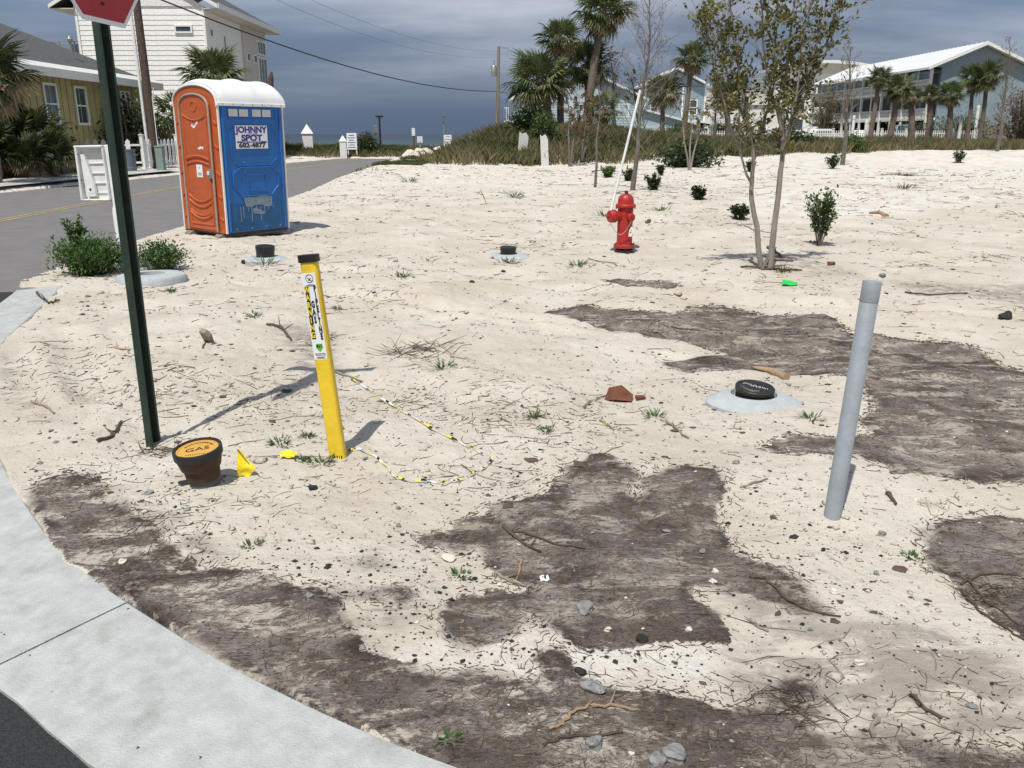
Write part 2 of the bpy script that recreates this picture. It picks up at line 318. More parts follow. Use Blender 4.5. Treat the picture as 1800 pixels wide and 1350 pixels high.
# ------------------------------------------------------------------ the ground sheet
PX = dict(
  kerb_band=[(42,868),(81,841),(122,838),(163,837),(187,849),(183,869),(216,888),(240,910),(277,932),(281,949),(310,963),(338,991),(354,1004),(407,1000),(440,1008),(489,1026),(530,1040),(575,1048),
     (600,1075),(612,1110),(637,1145),(670,1159),(717,1168),(744,1190),(794,1192),(841,1188),(880,1196),(915,1209),(946,1211),(952,1195),(942,1168),(938,1149),(962,1143),(989,1149),(1004,1168),(1012,1195),
     (1051,1211),(1117,1223),(1183,1227),(1238,1240),(1275,1252),(1330,1262),(1360,1220),(1372,1190),(1398,1185),(1425,1200),(1437,1240),(1425,1290),(1470,1315),(1560,1300),(1660,1318),(1800,1330),(1900,1340),
     (1900,1460),(700,1460),(767,1336),(611,1273),(505,1228),(432,1187),(379,1158),(326,1126),(269,1089),(212,1053),(163,1016),(110,975),(77,930)],
  central=[(730,950),(740,937),(773,932),(797,933),(803,913),(830,906),(863,913),(850,899),(880,886),(913,884),(923,877),(963,873),(977,853),(993,837),(997,823),(1027,817),(1037,808),(1063,804),(1087,813),(1088,825),
     (1113,833),(1120,845),(1097,863),(1110,880),(1120,897),(1133,883),(1130,853),(1147,840),(1173,830),(1200,827),(1250,832),(1270,850),(1268,887),(1256,917),(1278,950),(1289,980),(1341,998),(1381,1009),(1407,1035),
     (1444,1069),(1478,1085),(1422,1091),(1348,1062),(1311,1048),(1274,1042),(1218,1035),(1204,1040),(1248,1080),(1285,1117),(1278,1133),(1248,1130),(1210,1126),(1176,1133),(1117,1139),(1067,1145),(1020,1144),(989,1127),
     (962,1108),(948,1090),(934,1080),(925,1100),(896,1120),(872,1141),(829,1149),(798,1131),(783,1112),(763,1087),(794,1067),(833,1044),(853,1052),(857,1036),(884,1036),(905,1050),(940,1035),(915,1020),(868,1013),(849,989),
     (857,970),(841,964),(818,962),(794,966),(783,958),(748,962)],
  stain_long=[(943,545),(1000,539),(1060,546),(1130,553),(1200,552),(1220,540),(1267,537),(1327,543),(1335,552),(1433,553),(1483,566),(1473,583),(1540,590),(1567,593),(1667,603),(1720,610),(1767,640),(1800,645),(1960,660),(1960,860),
     (1800,846),(1740,858),(1693,848),(1617,845),(1570,851),(1547,830),(1500,817),(1447,815),(1360,808),(1343,798),(1350,783),(1400,775),(1447,780),(1500,780),(1540,770),(1517,757),(1510,740),(1547,720),(1520,697),(1523,680),
     (1493,667),(1413,660),(1347,650),(1267,654),(1200,652),(1165,640),(1170,631),(1215,627),(1290,622),(1230,602),(1180,591),(1120,584),(1060,574),(1000,561)],
  stain_small=[(1053,493),(1103,491),(1149,497),(1174,493),(1200,508),(1150,507)],
  stain_right=[(1626,946),(1637,928),(1678,909),(1748,903),(1800,909),(1920,920),(1920,1180),(1800,1128),(1770,1102),(1726,1068),(1685,1035),(1659,1013),(1633,994)],
  spot_a=[(655,1045),(700,1040),(730,1046),(722,1070),(690,1072),(660,1062)])
MIDPX = [[(1570,495),(1700,500),(1900,505),(1900,540),(1700,527),(1600,515)], [(1280,1145),(1360,1110),(1480,1100),(1640,1100),(1800,1180),(1850,1350),(1480,1380),(1300,1300)],
  [(1300,455),(1420,470),(1520,490),(1420,492),(1300,482)], [(600,985),(660,975),(690,995),(640,1010)], [(1250,1040),(1330,1060),(1480,1110),(1600,1160),(1520,1170),(1350,1110)],
  [(1660,1150),(1800,1180),(1800,1240),(1700,1200)], [(560,1045),(720,1040),(760,1090),(640,1140),(600,1080)], [(200,860),(280,900),(420,990),(360,1000),(260,950)], [(1100,875),(1150,860),(1160,900),(1110,920)],
  [(480,570),(580,590),(600,660),(520,650)], [(0,620),(60,700),(110,760),(60,740),(0,680)]]
PALEPX = [[(690,308),(860,305),(900,314),(720,320)], [(1180,300),(1500,285),(1900,262),(1900,310),(1500,318),(1250,322)], [(1300,330),(1550,335),(1800,350),(1500,390),(1300,380)],
  [(680,1165),(930,1110),(1270,1140),(1260,1230),(900,1205)]]
def unproj(pl, extra=0.0): return [G0(px, py, .0) for px, py in pl]
DARK = [chaikin_c(unproj(p), 1) for p in PX.values()]
def dark_sdf(x, y):
    d = np.full(np.shape(x), 5.0)
    for p in DARK:
        P = np.array(p); m = (x > P[:, 0].min() - .6) & (x < P[:, 0].max() + .6) & (y > P[:, 1].min() - .6) & (y < P[:, 1].max() + .6)
        if m.any(): d[m] = np.minimum(d[m], sdf_poly(x[m], y[m], p))
    return d
def dark_strength(x, y):
    d = np.full(np.shape(x), 5.0); s = np.ones(np.shape(x))
    for p, st in zip(DARK, (.08, .45, .35, .3, .7, .1)):
        P = np.array(p); m = np.where((x > P[:, 0].min() - .2) & (x < P[:, 0].max() + .2) & (y > P[:, 1].min() - .2) & (y < P[:, 1].max() + .2))[0]
        if len(m):
            q = sdf_poly(x[m], y[m], p); k = q < d[m]; d[m[k]] = q[k]; s[m[k]] = st
    return s
def soft(x, y, polys, w):
    o = np.zeros(np.shape(x))
    for pl in polys:
        p = unproj(pl); P = np.array(p); m = (x > P[:, 0].min() - 2) & (x < P[:, 0].max() + 2) & (y > P[:, 1].min() - 4) & (y < P[:, 1].max() + 4)
        if m.any():
            ww = w * np.clip(np.hypot(x[m], y[m]) / 3, 1, 12)
            o[m] = np.maximum(o[m], 1 - sst(-1, 1, sdf_poly(x[m], y[m], p) / ww))
    return o
def sand_material():
    m, nt, b, N, L = nodes('sand')
    pos = N('ShaderNodeNewGeometry').outputs['Position']
    def noise(sc, det=5, rough=.6, dist=0., vec=None):
        n = N('ShaderNodeTexNoise'); n.inputs['Scale'].default_value = sc; n.inputs['Detail'].default_value = det; n.inputs['Roughness'].default_value = rough; n.inputs['Distortion'].default_value = dist
        L(vec or pos, n.inputs['Vector']); return n.outputs[0]
    def mth(op, a, c=None, d=None):
        n = N('ShaderNodeMath'); n.operation = op
        for i, v in enumerate((a, c, d)):
            if v is None: continue
            if isinstance(v, (int, float)): n.inputs[i].default_value = v
            else: L(v, n.inputs[i])
        return n.outputs[0]
    def rng_(v, a, c, lo=0., hi=1., smooth=True):
        n = N('ShaderNodeMapRange'); n.interpolation_type = 'SMOOTHSTEP' if smooth else 'LINEAR'; L(v, n.inputs[0])
        for i, q in zip((1, 2, 3, 4), (a, c, lo, hi)): n.inputs[i].default_value = q
        return n.outputs[0]
    def mix(f, a, c):
        n = N('ShaderNodeMixRGB')
        if isinstance(f, (int, float)): n.inputs[0].default_value = f
        else: L(f, n.inputs[0])
        for i, v in ((1, a), (2, c)):
            if isinstance(v, tuple): n.inputs[i].default_value = (*v, 1)
            else: L(v, n.inputs[i])
        return n.outputs[0]
    def attr(nm):
        n = N('ShaderNodeAttribute'); n.attribute_name = nm; return n.outputs['Fac']
    n_big = noise(.9, 5); n_mid = noise(5.5, 7, .65); n_fine = noise(38, 6, .7); n_grain = noise(320, 2)
    c = mix(rng_(n_big, .35, .66), (.520, .470, .395), (.605, .565, .497))
    c = mix(rng_(n_mid, .56, .74, 0, .55), c, (.46, .385, .30))
    stain = mth('MULTIPLY', rng_(noise(1.7, 6, .6, .6), .60, .72), rng_(n_mid, .42, .6))
    c = mix(mth('MULTIPLY', stain, .55), c, (.45, .335, .225))
    pale = mth('MULTIPLY', attr('pale'), rng_(noise(2.2, 6), .34, .56))
    c = mix(mth('MULTIPLY', pale, .6), c, (.72, .70, .665))
    flow = N('ShaderNodeMapping'); L(pos, flow.inputs[0]); flow.inputs['Rotation'].default_value = (0, 0, .45); flow.inputs['Scale'].default_value = (2.2, 11, 2)
    midf = mth('MULTIPLY', attr('mid'), rng_(mth('ADD', mth('MULTIPLY', n_mid, .6), mth('MULTIPLY', noise(1., 7, .7, .8, flow.outputs[0]), .6)), .50, .66))
    c = mix(mth('MULTIPLY', midf, .72), c, (.25, .218, .192))
    c = mix(rng_(n_fine, .56, .72, 0, .28), c, (.27, .22, .175))
    c = mix(rng_(n_grain, .58, .75, 0, .25), c, (.22, .19, .16))
    # hair-thin roots and dark flecks
    vw = N('ShaderNodeMapping'); L(pos, vw.inputs[0]); vw.inputs['Scale'].default_value = (1, 1, .05)
    ln = mth('ABSOLUTE', mth('SUBTRACT', noise(3.3, 3, .5, .8, vw.outputs[0]), .5))
    lf = mth('MULTIPLY', rng_(ln, .0, .0075, 1, 0), rng_(noise(2.6, 3), .52, .60))
    c = mix(mth('MULTIPLY', lf, .3), c, (.095, .075, .06))
    for sc, thr, den, f in ((46, .16, .80, .9), (120, .20, .72, .8), (17, .10, .86, .9)):
        v = N('ShaderNodeTexVoronoi'); v.inputs['Scale'].default_value = sc; L(vw.outputs[0], v.inputs['Vector'])
        sp = N('ShaderNodeSeparateXYZ'); L(v.outputs['Color'], sp.inputs[0])
        k = mth('MULTIPLY', rng_(v.outputs['Distance'], thr * .75, thr, 1, 0), mth('GREATER_THAN', mth('ADD', sp.outputs[0], mth('MULTIPLY', mth('SUBTRACT', n_big, .5), .6)), den))
        c = mix(mth('MULTIPLY', k, f), c, mix(sp.outputs[1], (.035, .03, .027), (.16, .13, .105)))
    # dark wrack and wet silt, outlines from the stains themselves
    d = mth('ADD', attr('dark'), mth('ADD', mth('MULTIPLY', mth('SUBTRACT', noise(9.5, 9, .66), .5), .13), mth('MULTIPLY', mth('SUBTRACT', noise(75, 5, .7), .5), .045)))
    wd = rng_(noise(1.5, 4), .46, .66, .004, .075)
    df = rng_(mth('DIVIDE', d, wd), -1., 1., 1, 0)
    fib = N('ShaderNodeMapping'); L(pos, fib.inputs[0]); fib.inputs['Scale'].default_value = (34, 85, 30); fib.inputs['Rotation'].default_value = (0, 0, .35)
    nf = noise(1.0, 7, .72, 1.4, fib.outputs[0])
    dc = mix(rng_(noise(3.1, 7, .62, .4), .36, .64), (.130, .108, .092), (.285, .250, .222))
    dc = mix(rng_(nf, .52, .60, 0, .85), dc, (.040, .030, .023))
    dc = mix(mth('MULTIPLY', rng_(noise(2.1, 5, .6, .8), .50, .62), rng_(n_fine, .40, .55)), dc, (.058, .045, .035))
    dc = mix(rng_(noise(95, 4, .7), .60, .70, 0, .55), dc, (.34, .30, .26))
    rim = mth('MULTIPLY', rng_(d, -.085, -.02, 0, 1), rng_(mth('ADD', noise(3.2, 4), mth('MULTIPLY', mth('SUBTRACT', nf, .5), .8)), .42, .56))
    dc = mix(mth('MULTIPLY', rim, .75), dc, (.045, .034, .026))
    damp = mth('MULTIPLY', rng_(d, .0, .06, 1, 0), rng_(noise(7, 6, .7), .52, .62))
    c = mix(mth('MULTIPLY', damp, .55), c, (.25, .205, .17))
    strk = N('ShaderNodeMapping'); L(pos, strk.inputs[0]); strk.inputs['Rotation'].default_value = (0, 0, -.12); strk.inputs['Scale'].default_value = (3.2, 8, 4)
    hole = mth('MULTIPLY', rng_(mth('ADD', mth('MULTIPLY', noise(1., 8, .7, .6, strk.outputs[0]), .7), mth('MULTIPLY', n_fine, .3)), .50, .585), 1.)
    thin = mth('SUBTRACT', 1., mth('MULTIPLY', hole, mth('SUBTRACT', 1., mth('MULTIPLY', attr('dstr'), .85))))
    c = mix(mth('MULTIPLY', df, thin), c, dc)
    # scrubby ground behind the lot
    c = mix(mth('MULTIPLY', attr('turf'), rng_(noise(1.2, 6), .3, .55)), c, mix(rng_(n_mid, .4, .6), (.085, .08, .035), (.17, .145, .08)))
    L(c, b.inputs['Base Color']); b.inputs['Roughness'].default_value = .92; b.inputs['Specular IOR Level'].default_value = .15
    h = mth('ADD', mth('MULTIPLY', noise(13, 6, .6), 1.), mth('ADD', mth('MULTIPLY', n_fine, .38), mth('MULTIPLY', n_grain, .05)))
    h = mth('ADD', h, mth('MULTIPLY', df, mth('MULTIPLY', nf, .5)))
    bp = N('ShaderNodeBump'); bp.inputs['Strength'].default_value = .8; bp.inputs['Distance'].default_value = .030; L(h, bp.inputs['Height']); L(bp.outputs[0], b.inputs['Normal'])
    return m
def ground():
    af = np.linspace(-36, 36, 561); ab = np.linspace(36, 324, 97)[1:-1]
    ang = np.radians(np.concatenate([af, ab])); na = len(ang)
    rad = np.concatenate([[.3, .8], np.geomspace(1.2, 95, 560), np.geomspace(100, 30000, 26)]); nr = len(rad)
    A, Rr = np.meshgrid(ang, rad); x = (Rr * np.sin(A)).ravel(); y = (Rr * np.cos(A)).ravel()
    z = hgt(x, y); z = np.where(np.hypot(x, y) > 230, np.minimum(z, -4.2), z)
    x = np.append(x, 0); y = np.append(y, 0); z = np.append(z, -.16)
    n = len(x); me = bpy.data.meshes.new('ground')
    i, j = np.meshgrid(np.arange(nr - 1), np.arange(na), indexing='ij'); j2 = (j + 1) % na
    q = np.stack([i * na + j, i * na + j2, (i + 1) * na + j2, (i + 1) * na + j], -1).reshape(-1, 4)[:, ::-1]
    t = np.stack([np.full(na, n - 1), (np.arange(na) + 1) % na, np.arange(na)], -1)
    me.vertices.add(n); me.vertices.foreach_set('co', np.stack([x, y, z], -1).ravel())
    nl = q.size + t.size; me.loops.add(nl); me.loops.foreach_set('vertex_index', np.concatenate([q.ravel(), t.ravel()]).astype(np.int32))
    npoly = len(q) + len(t); me.polygons.add(npoly)
    st = np.concatenate([np.arange(len(q)) * 4, q.size + np.arange(len(t)) * 3]).astype(np.int32); me.polygons.foreach_set('loop_start', st)
    me.update(calc_edges=True); me.validate(); me.polygons.foreach_set('use_smooth', np.ones(npoly, bool))
    turf = sst(46, 52, y + .8 * np.maximum(0, 0 - x) * .1 - np.maximum(x - 4, 0) * .36 + 2 * vn(x * .4, y * .4, 5)) * sst(-8, -5, x) * (1 - sst(130, 150, y))
    turf = np.maximum(turf, sst(-18, -20, x) * sst(-5, 5, y) * .8); turf = np.maximum(turf, sst(62, 65, y) * (1 - sst(74, 80, y)) * (x < -5) * .8)
    for nm, v in (('dark', dark_sdf(x, y)), ('dstr', dark_strength(x, y)), ('mid', soft(x, y, MIDPX, .06)), ('pale', np.maximum(soft(x, y, PALEPX, .10), .8 * sst(16, 34, np.hypot(x, y)))), ('turf', turf)):
        a = me.attributes.new(nm, 'FLOAT', 'POINT'); a.data.foreach_set('value', v.astype(np.float32))
    me.materials.append(sand_material()); o = inst('ground', me); o['kind'] = 'structure'; return o
ground()
def sheet(name, poly, z, m, parent=None, kind='structure'):
    bm = bmesh.new(); f = bm.faces.new([bm.verts.new((px, py, z)) for px, py in poly]); bmesh.ops.triangulate(bm, faces=[f]); bmesh.ops.recalc_face_normals(bm, faces=bm.faces)
    if bm.faces and sum(f.normal.z for f in bm.faces) < 0: bmesh.ops.reverse_faces(bm, faces=bm.faces)
    me = bpy.data.meshes.new(name); bm.to_mesh(me); bm.free(); me.materials.append(M[m]); o = inst(name, me, parent)
    if parent is None and kind: o['kind'] = kind
    return o
ZR = -.055
under = offs(KERB_IN, -.1)
road = sheet('road', under[::-1] + [(-5.2, 9.6)] + [(a + .35, c) for a, c in ROAD[len(KERB_IN) + 1:len(KERB_IN) + 9]] + [(-8, 62), (-12.2, 63)] + [(a - .5, c) for a, c in ROAD[len(KERB_IN) + 10:-1]] + [(9, -14)], ZR, 'asphalt_old')
new = sheet('road_patch', under[::-1] + [(-5.75, 9.15), (-6.6, 6.5), (-7.3, 3.5), (-7.8, 0), (-8, -12), (9, -12)], ZR + .006, 'asphalt_new')
ctr = [(-9.75, -10), (-9.95, 10), (-10.15, 17), (-10.5, 22), (-10.75, 28), (-10.9, 36), (-10.7, 50), (-10.2, 60)]
for s in (-.14, .06):
    for a, c in zip(ctr[:-1], ctr[1:]):
        k = offs([a, c], s); k2 = offs([a, c], s + .10); sheet('centre_line', [k2[0], k2[1], k[1], k[0]], ZR + .005, 'line_yellow', road)
# concrete verge and driveway across the road, concrete valley gutter in slabs
sheet('pavement', [(-15.6, -10), (-15.2, 20), (-14.95, 27), (-14.5, 33), (-14.2, 38), (-15.6, 38.5), (-17.3, 34), (-18.2, 26), (-18.2, -10)], .115, 'concrete')
def kerb():
    root = bpy.data.objects.new('kerb', None); COL.objects.link(root); root['kind'] = 'structure'
    n = len(KERB_OUT); cum = [0]
    for a, c in zip(KERB_OUT[:-1], KERB_OUT[1:]): cum.append(cum[-1] + math.hypot(c[0] - a[0], c[1] - a[1]))
    def at(s):
        for i in range(n - 1):
            if cum[i + 1] >= s:
                t = (s - cum[i]) / (cum[i + 1] - cum[i]); f = lambda P: Vector((P[i][0] * (1 - t) + P[i + 1][0] * t, P[i][1] * (1 - t) + P[i + 1][1] * t))
                return f(KERB_OUT), f(KERB_IN)
        return Vector(KERB_OUT[-1]), Vector(KERB_IN[-1])
    # joint where the photograph shows it
    sj = min(range(n), key=lambda i: (KERB_OUT[i][0] + 1.4) ** 2 + (KERB_OUT[i][1] - 2.72) ** 2); sj = cum[sj]
    cuts = sorted([sj + 3.05 * k for k in range(-3, 4) if 0 < sj + 3.05 * k < cum[-1]]); cuts = [0] + cuts + [cum[-1]]
    for a, c in zip(cuts[:-1], cuts[1:]):
        a2, c2 = a + .0045, c - .0045; k = max(3, int((c2 - a2) / .1)); mb = MB(); rows = []
        for i in range(k + 1):
            s = a2 + (c2 - a2) * i / k; o_, i_ = at(s); j = .003 * math.sin(s * 23) + .003 * math.sin(s * 61) + .002 * math.sin(s * 140)
            d = (i_ - o_); e1 = o_ + d * .0; e2 = o_ + d * (.97 + j); e3 = o_ + d * (1.0 + j * 2)
            z0 = .004
            rows.append([(e1.x, e1.y, -.14), (e1.x, e1.y, z0 - .008), ((o_ + d * .02).x, (o_ + d * .02).y, z0), ((o_ + d * .35).x, (o_ + d * .35).y, z0 - .010), ((o_ + d * .7).x, (o_ + d * .7).y, z0 - .022), (e2.x, e2.y, z0 - .030), (e3.x, e3.y, z0 - .042), (e3.x, e3.y, -.14)])
        vs = [p for r in rows for p in r]; m = 8
        fs = [(i * m + q, i * m + q + 1, (i + 1) * m + q + 1, (i + 1) * m + q) for i in range(k) for q in range(m - 1)] + [tuple(range(m)), tuple(range(k * m, k * m + m))[::-1]]
        mb.add(vs, fs).build('kerb_slab', 'concrete', root)
kerb()
def sea_mat():
    m, nt, b, N, L = nodes('sea'); tc = N('ShaderNodeTexCoord'); mp = N('ShaderNodeMapping'); L(tc.outputs['Object'], mp.inputs[0]); mp.inputs['Scale'].default_value = (.010, .05, 1)
    n = N('ShaderNodeTexNoise'); n.inputs['Scale'].default_value = 1.; n.inputs['Detail'].default_value = 6; L(mp.outputs[0], n.inputs['Vector'])
    sp = N('ShaderNodeSeparateXYZ'); L(tc.outputs['Object'], sp.inputs[0]); r = N('ShaderNodeMapRange'); L(sp.outputs[1], r.inputs[0]); r.inputs[1].default_value = 200; r.inputs[2].default_value = 900
    mx = N('ShaderNodeMixRGB'); L(r.outputs[0], mx.inputs[0]); mx.inputs[1].default_value = (.055, .115, .115, 1); mx.inputs[2].default_value = (.026, .052, .085, 1)
    m2 = N('ShaderNodeMixRGB'); m2.blend_type = 'MULTIPLY'; m2.inputs[0].default_value = .5; L(mx.outputs[0], m2.inputs[1]); L(n.outputs[0], m2.inputs[2]); L(m2.outputs[0], b.inputs['Base Color'])
    b.inputs['Roughness'].default_value = .45; b.inputs['Specular IOR Level'].default_value = .3
    n3 = N('ShaderNodeTexNoise'); n3.inputs['Scale'].default_value = .6; n3.inputs['Detail'].default_value = 4; L(tc.outputs['Object'], n3.inputs['Vector'])
    bp = N('ShaderNodeBump'); bp.inputs['Strength'].default_value = .4; bp.inputs['Distance'].default_value = .3; L(n3.outputs[0], bp.inputs['Height']); L(bp.outputs[0], b.inputs['Normal'])
    M['sea'] = m
sea_mat()
sheet('sea', [(-30000, 135), (30000, 135), (30000, 40000), (-30000, 40000)], -3.2, 'sea')

# ------------------------------------------------------------------ loose litter on the sand (uncountable)
nr_ = np.random.default_rng(11)
def scatter(n, ymin=292, ymax=1345, dens=None):
    """positions spread over the sand, denser close by"""
    X = []; Y = []
    while len(X) < n:
        k = n * 2; th = nr_.uniform(-R(38), R(38), k); u = nr_.uniform(0, 1, k); r = 1.75 * (46 / 1.75) ** (u ** 1.15)
        x = r * np.sin(th); y = r * np.cos(th); ok = RSDF(x, y) > .06
        ok &= ~((y > 44) & (x > -8))
        if dens is not None: ok &= nr_.uniform(0, 1, k) < dens(x, y)
        X += list(x[ok]); Y += list(y[ok])
    return np.array(X[:n]), np.array(Y[:n])
def twigs(name, label, m, pos, ln, rd, direction=None, bend=.5, cat='twigs', up=.0):
    x, y = pos; n = len(x); a = nr_.uniform(0, 2 * np.pi, n) if direction is None else direction
    off = []; k = 4; cur = a.copy(); px, py = x.copy(), y.copy(); P = [(px, py)]
    for i in range(k - 1):
        cur = cur + nr_.normal(0, bend, n); px = px + np.cos(cur) * ln / (k - 1); py = py + np.sin(cur) * ln / (k - 1); P.append((px, py))
    vs = np.zeros((n, k, 3, 3))
    for i, (qx, qy) in enumerate(P):
        z = hgt(qx, qy) + rd * .5 + up * np.abs(nr_.normal(0, 1, n)) * ln * (i / k); r = rd * (1 - .22 * i)
        nx, ny = -np.sin(cur), np.cos(cur)
        vs[:, i, 0] = np.stack([qx + nx * r, qy + ny * r, z - r * .5], -1); vs[:, i, 1] = np.stack([qx - nx * r, qy - ny * r, z - r * .5], -1); vs[:, i, 2] = np.stack([qx, qy, z + r], -1)
    b = np.arange(n)[:, None, None] * (k * 3); fl = []
    for i in range(k - 1):
        for j in range(3): fl.append([i * 3 + j, i * 3 + (j + 1) % 3, (i + 1) * 3 + (j + 1) % 3, (i + 1) * 3 + j])
    f = (b + np.array(fl)[None]).reshape(-1, 4)
    o = raw(name, m, vs.reshape(-1, 3).tolist(), f.tolist()); tag(o, label, cat, None, 'stuff'); return o
def chips(name, label, m, pos, rad, cat, flat=.6, sink=.25, zs=None):
    x, y = pos; n = len(x); base = np.array([(1, 0, 0), (0, 1, 0), (-1, 0, 0), (0, -1, 0), (0, 0, 1), (0, 0, -1), (.6, .6, .55), (-.6, .55, .5)]); fc = np.array([(0, 6, 4), (6, 1, 4), (1, 7, 4), (7, 2, 4), (2, 3, 4), (3, 0, 4), (0, 1, 6), (1, 2, 7), (1, 0, 5), (2, 1, 5), (3, 2, 5), (0, 3, 5)])
    a = nr_.uniform(0, 6.28, n); s = nr_.uniform(.6, 1.3, (n, 8, 3)); v = base[None] * s * rad[:, None, None]; v[:, :, 2] *= flat; v[:, :, 0] *= 1.25
    c, q = np.cos(a)[:, None], np.sin(a)[:, None]; vx = v[:, :, 0] * c - v[:, :, 1] * q; vy = v[:, :, 0] * q + v[:, :, 1] * c
    z = hgt(x, y) if zs is None else zs; V = np.stack([vx + x[:, None], vy + y[:, None], v[:, :, 2] + (z + rad * flat * (1 - 2 * sink) * .8)[:, None]], -1)
    f = (np.arange(n)[:, None, None] * 8 + fc[None]).reshape(-1, 3); o = raw(name, m, V.reshape(-1, 3).tolist(), f.tolist()); tag(o, label, cat, None, 'stuff'); return o
def kerb_litter():
    i = nr_.integers(4, len(KERB_OUT) - 14, 900); u = nr_.uniform(0, 1, 900); f = np.where(nr_.uniform(0, 1, 900) < .55, nr_.uniform(0, 1, 900) ** 4, nr_.uniform(0, 1, 900)) * .94 + .02
    A = np.array(KERB_OUT); B = np.array(KERB_IN); P = (A[i] * (1 - u[:, None]) + A[i + 1] * u[:, None]) * (1 - f[:, None]) + (B[i] * (1 - u[:, None]) + B[i + 1] * u[:, None]) * f[:, None]
    k = np.arange(900) % 3
    for q, m, lab, nm in ((0, 'wood_dark', 'brown bark crumbs blown onto the concrete kerb', 'bark_crumbs'), (1, 'coal', 'black grit lying on the concrete kerb', 'grit'), (2, 'clod', 'sand grains spilled over the concrete kerb', 'sand_grains')):
        w = k == q; chips(nm, lab, m, (P[w, 0], P[w, 1]), nr_.lognormal(-6.05, .5, w.sum()), 'litter', flat=.4, zs=.002 - .066 * .47 * f[w])
kerb_litter()
def clump(sc, s, thr): return lambda x, y: np.clip((fbm(x * sc, y * sc * 1.6, s, 3) - thr) * 3.5 + .35, .05, 1) * np.clip((np.hypot(x, y) - 1) / 4.5, .16, 1)
def litter():
    p = scatter(5000, dens=clump(.6, 51, .25)); r = np.hypot(*p)
    twigs('twig_litter', 'fine dead twigs and root bits scattered over the sand', 'twig', p, nr_.lognormal(-3.95, .75, len(r)) * (1 + r / 5), .0011 + .00036 * r * nr_.uniform(.5, 1.3, len(r)), bend=.28)
    p = scatter(1500, dens=clump(.7, 57, .2)); r = np.hypot(*p)
    twigs('root_litter', 'pale grey root fragments scattered over the sand', 'wood_grey', p, nr_.lognormal(-3.8, .7, len(r)) * (1 + r / 5), .0012 + .00038 * r * nr_.uniform(.5, 1.3, len(r)), up=.12)
    # fibres lying in the dark wrack, and the rim of it
    px, py = scatter(26000); d = dark_sdf(px, py); k = d < -.01; px, py = px[k][:6000], py[k][:6000]; r = np.hypot(px, py)
    twigs('wrack_fibre', 'dark brown plant fibre matted in the silt patches', 'wood_dark', (px, py), nr_.lognormal(-4.0, .5, len(px)) * (1 + r / 7), .0009 + .0003 * r * nr_.uniform(.5, 1.2, len(px)), direction=nr_.normal(.25, .7, len(px)))
    X, Y, A = [], [], []
    for P in DARK:
        for (ax, ay), (bx, by) in zip(P, P[1:] + P[:1]):
            l = math.hypot(bx - ax, by - ay)
            for _ in range(min(40, int(l / .012))):
                t = nr_.uniform(); q = nr_.normal(-.022, .02); nx, ny = -(by - ay) / l, (bx - ax) / l
                X.append(ax + (bx - ax) * t - nx * q); Y.append(ay + (by - ay) * t - ny * q); A.append(math.atan2(by - ay, bx - ax) + nr_.normal(0, .5))
    X, Y, A = map(np.array, (X, Y, A)); k = (RSDF(X, Y) > .05) & (np.hypot(X, Y) < 12) & (fbm(X * 2.2, Y * 2.2, 71, 3) > -.15); X, Y, A = X[k], Y[k], A[k]; r = np.hypot(X, Y)
    twigs('wrack_line', 'thin dark line of plant wrack along the edges of the silt patches', 'wood_dark', (X, Y), nr_.uniform(.015, .05, len(X)), .0012 + .0004 * r, direction=A, bend=.35)
    near = lambda x, y: np.clip(1.25 - np.hypot(x, y) / 7, .04, 1) * np.clip((fbm(x * 1.1, y * 1.1, 61, 3) + .25) * 2, .08, 1) * (dark_sdf(x, y) > 0) * np.where((x > .55) & (y < 2.75), .3, 1.)
    p = scatter(3600, dens=near); chips('asphalt_crumbs', 'black asphalt crumbs sprinkled on the pale sand', 'coal', p, nr_.lognormal(-5.75, .5, len(p[0])), 'crumbs')
    p = scatter(1500, dens=clump(.8, 67, 0)); r = np.hypot(*p); chips('gravel', 'small grey limestone pebbles scattered over the sand', 'stone', p, nr_.lognormal(-5.35, .45, len(r)) * (1 + r / 9), 'gravel')
    p = scatter(600, dens=clump(.8, 33, 0)); r = np.hypot(*p); chips('shell_bits', 'tiny white shell and limestone bits in the sand', 'stone_pale', p, nr_.lognormal(-5.7, .4, len(r)) * (1 + r / 9), 'shells')
    p = scatter(1300, dens=clump(1.2, 77, .05)); r = np.hypot(*p); chips('bark_chips', 'dark brown bark chips scattered over the sand', 'wood_dark', p, nr_.lognormal(-5.2, .5, len(r)) * (1 + r / 9), 'chips', flat=.35)
litter()
p_ = scatter(3800, dens=lambda x, y: np.clip((fbm(x * .7, y * .7, 83, 3) - .05) * 4 + .3, .03, 1)); r_ = np.hypot(*p_); k_ = dark_sdf(*p_) > .02; p_ = (p_[0][k_], p_[1][k_]); r_ = r_[k_]
oc_ = chips('sand_clods', 'small lumps of dried sand scattered over the lot', 'clod', p_, nr_.lognormal(-5.5, .5, len(r_)) * (1 + r_ / 6), 'sand lumps', flat=.5, sink=.3); oc_.data.polygons.foreach_set('use_smooth', [True] * len(oc_.data.polygons))
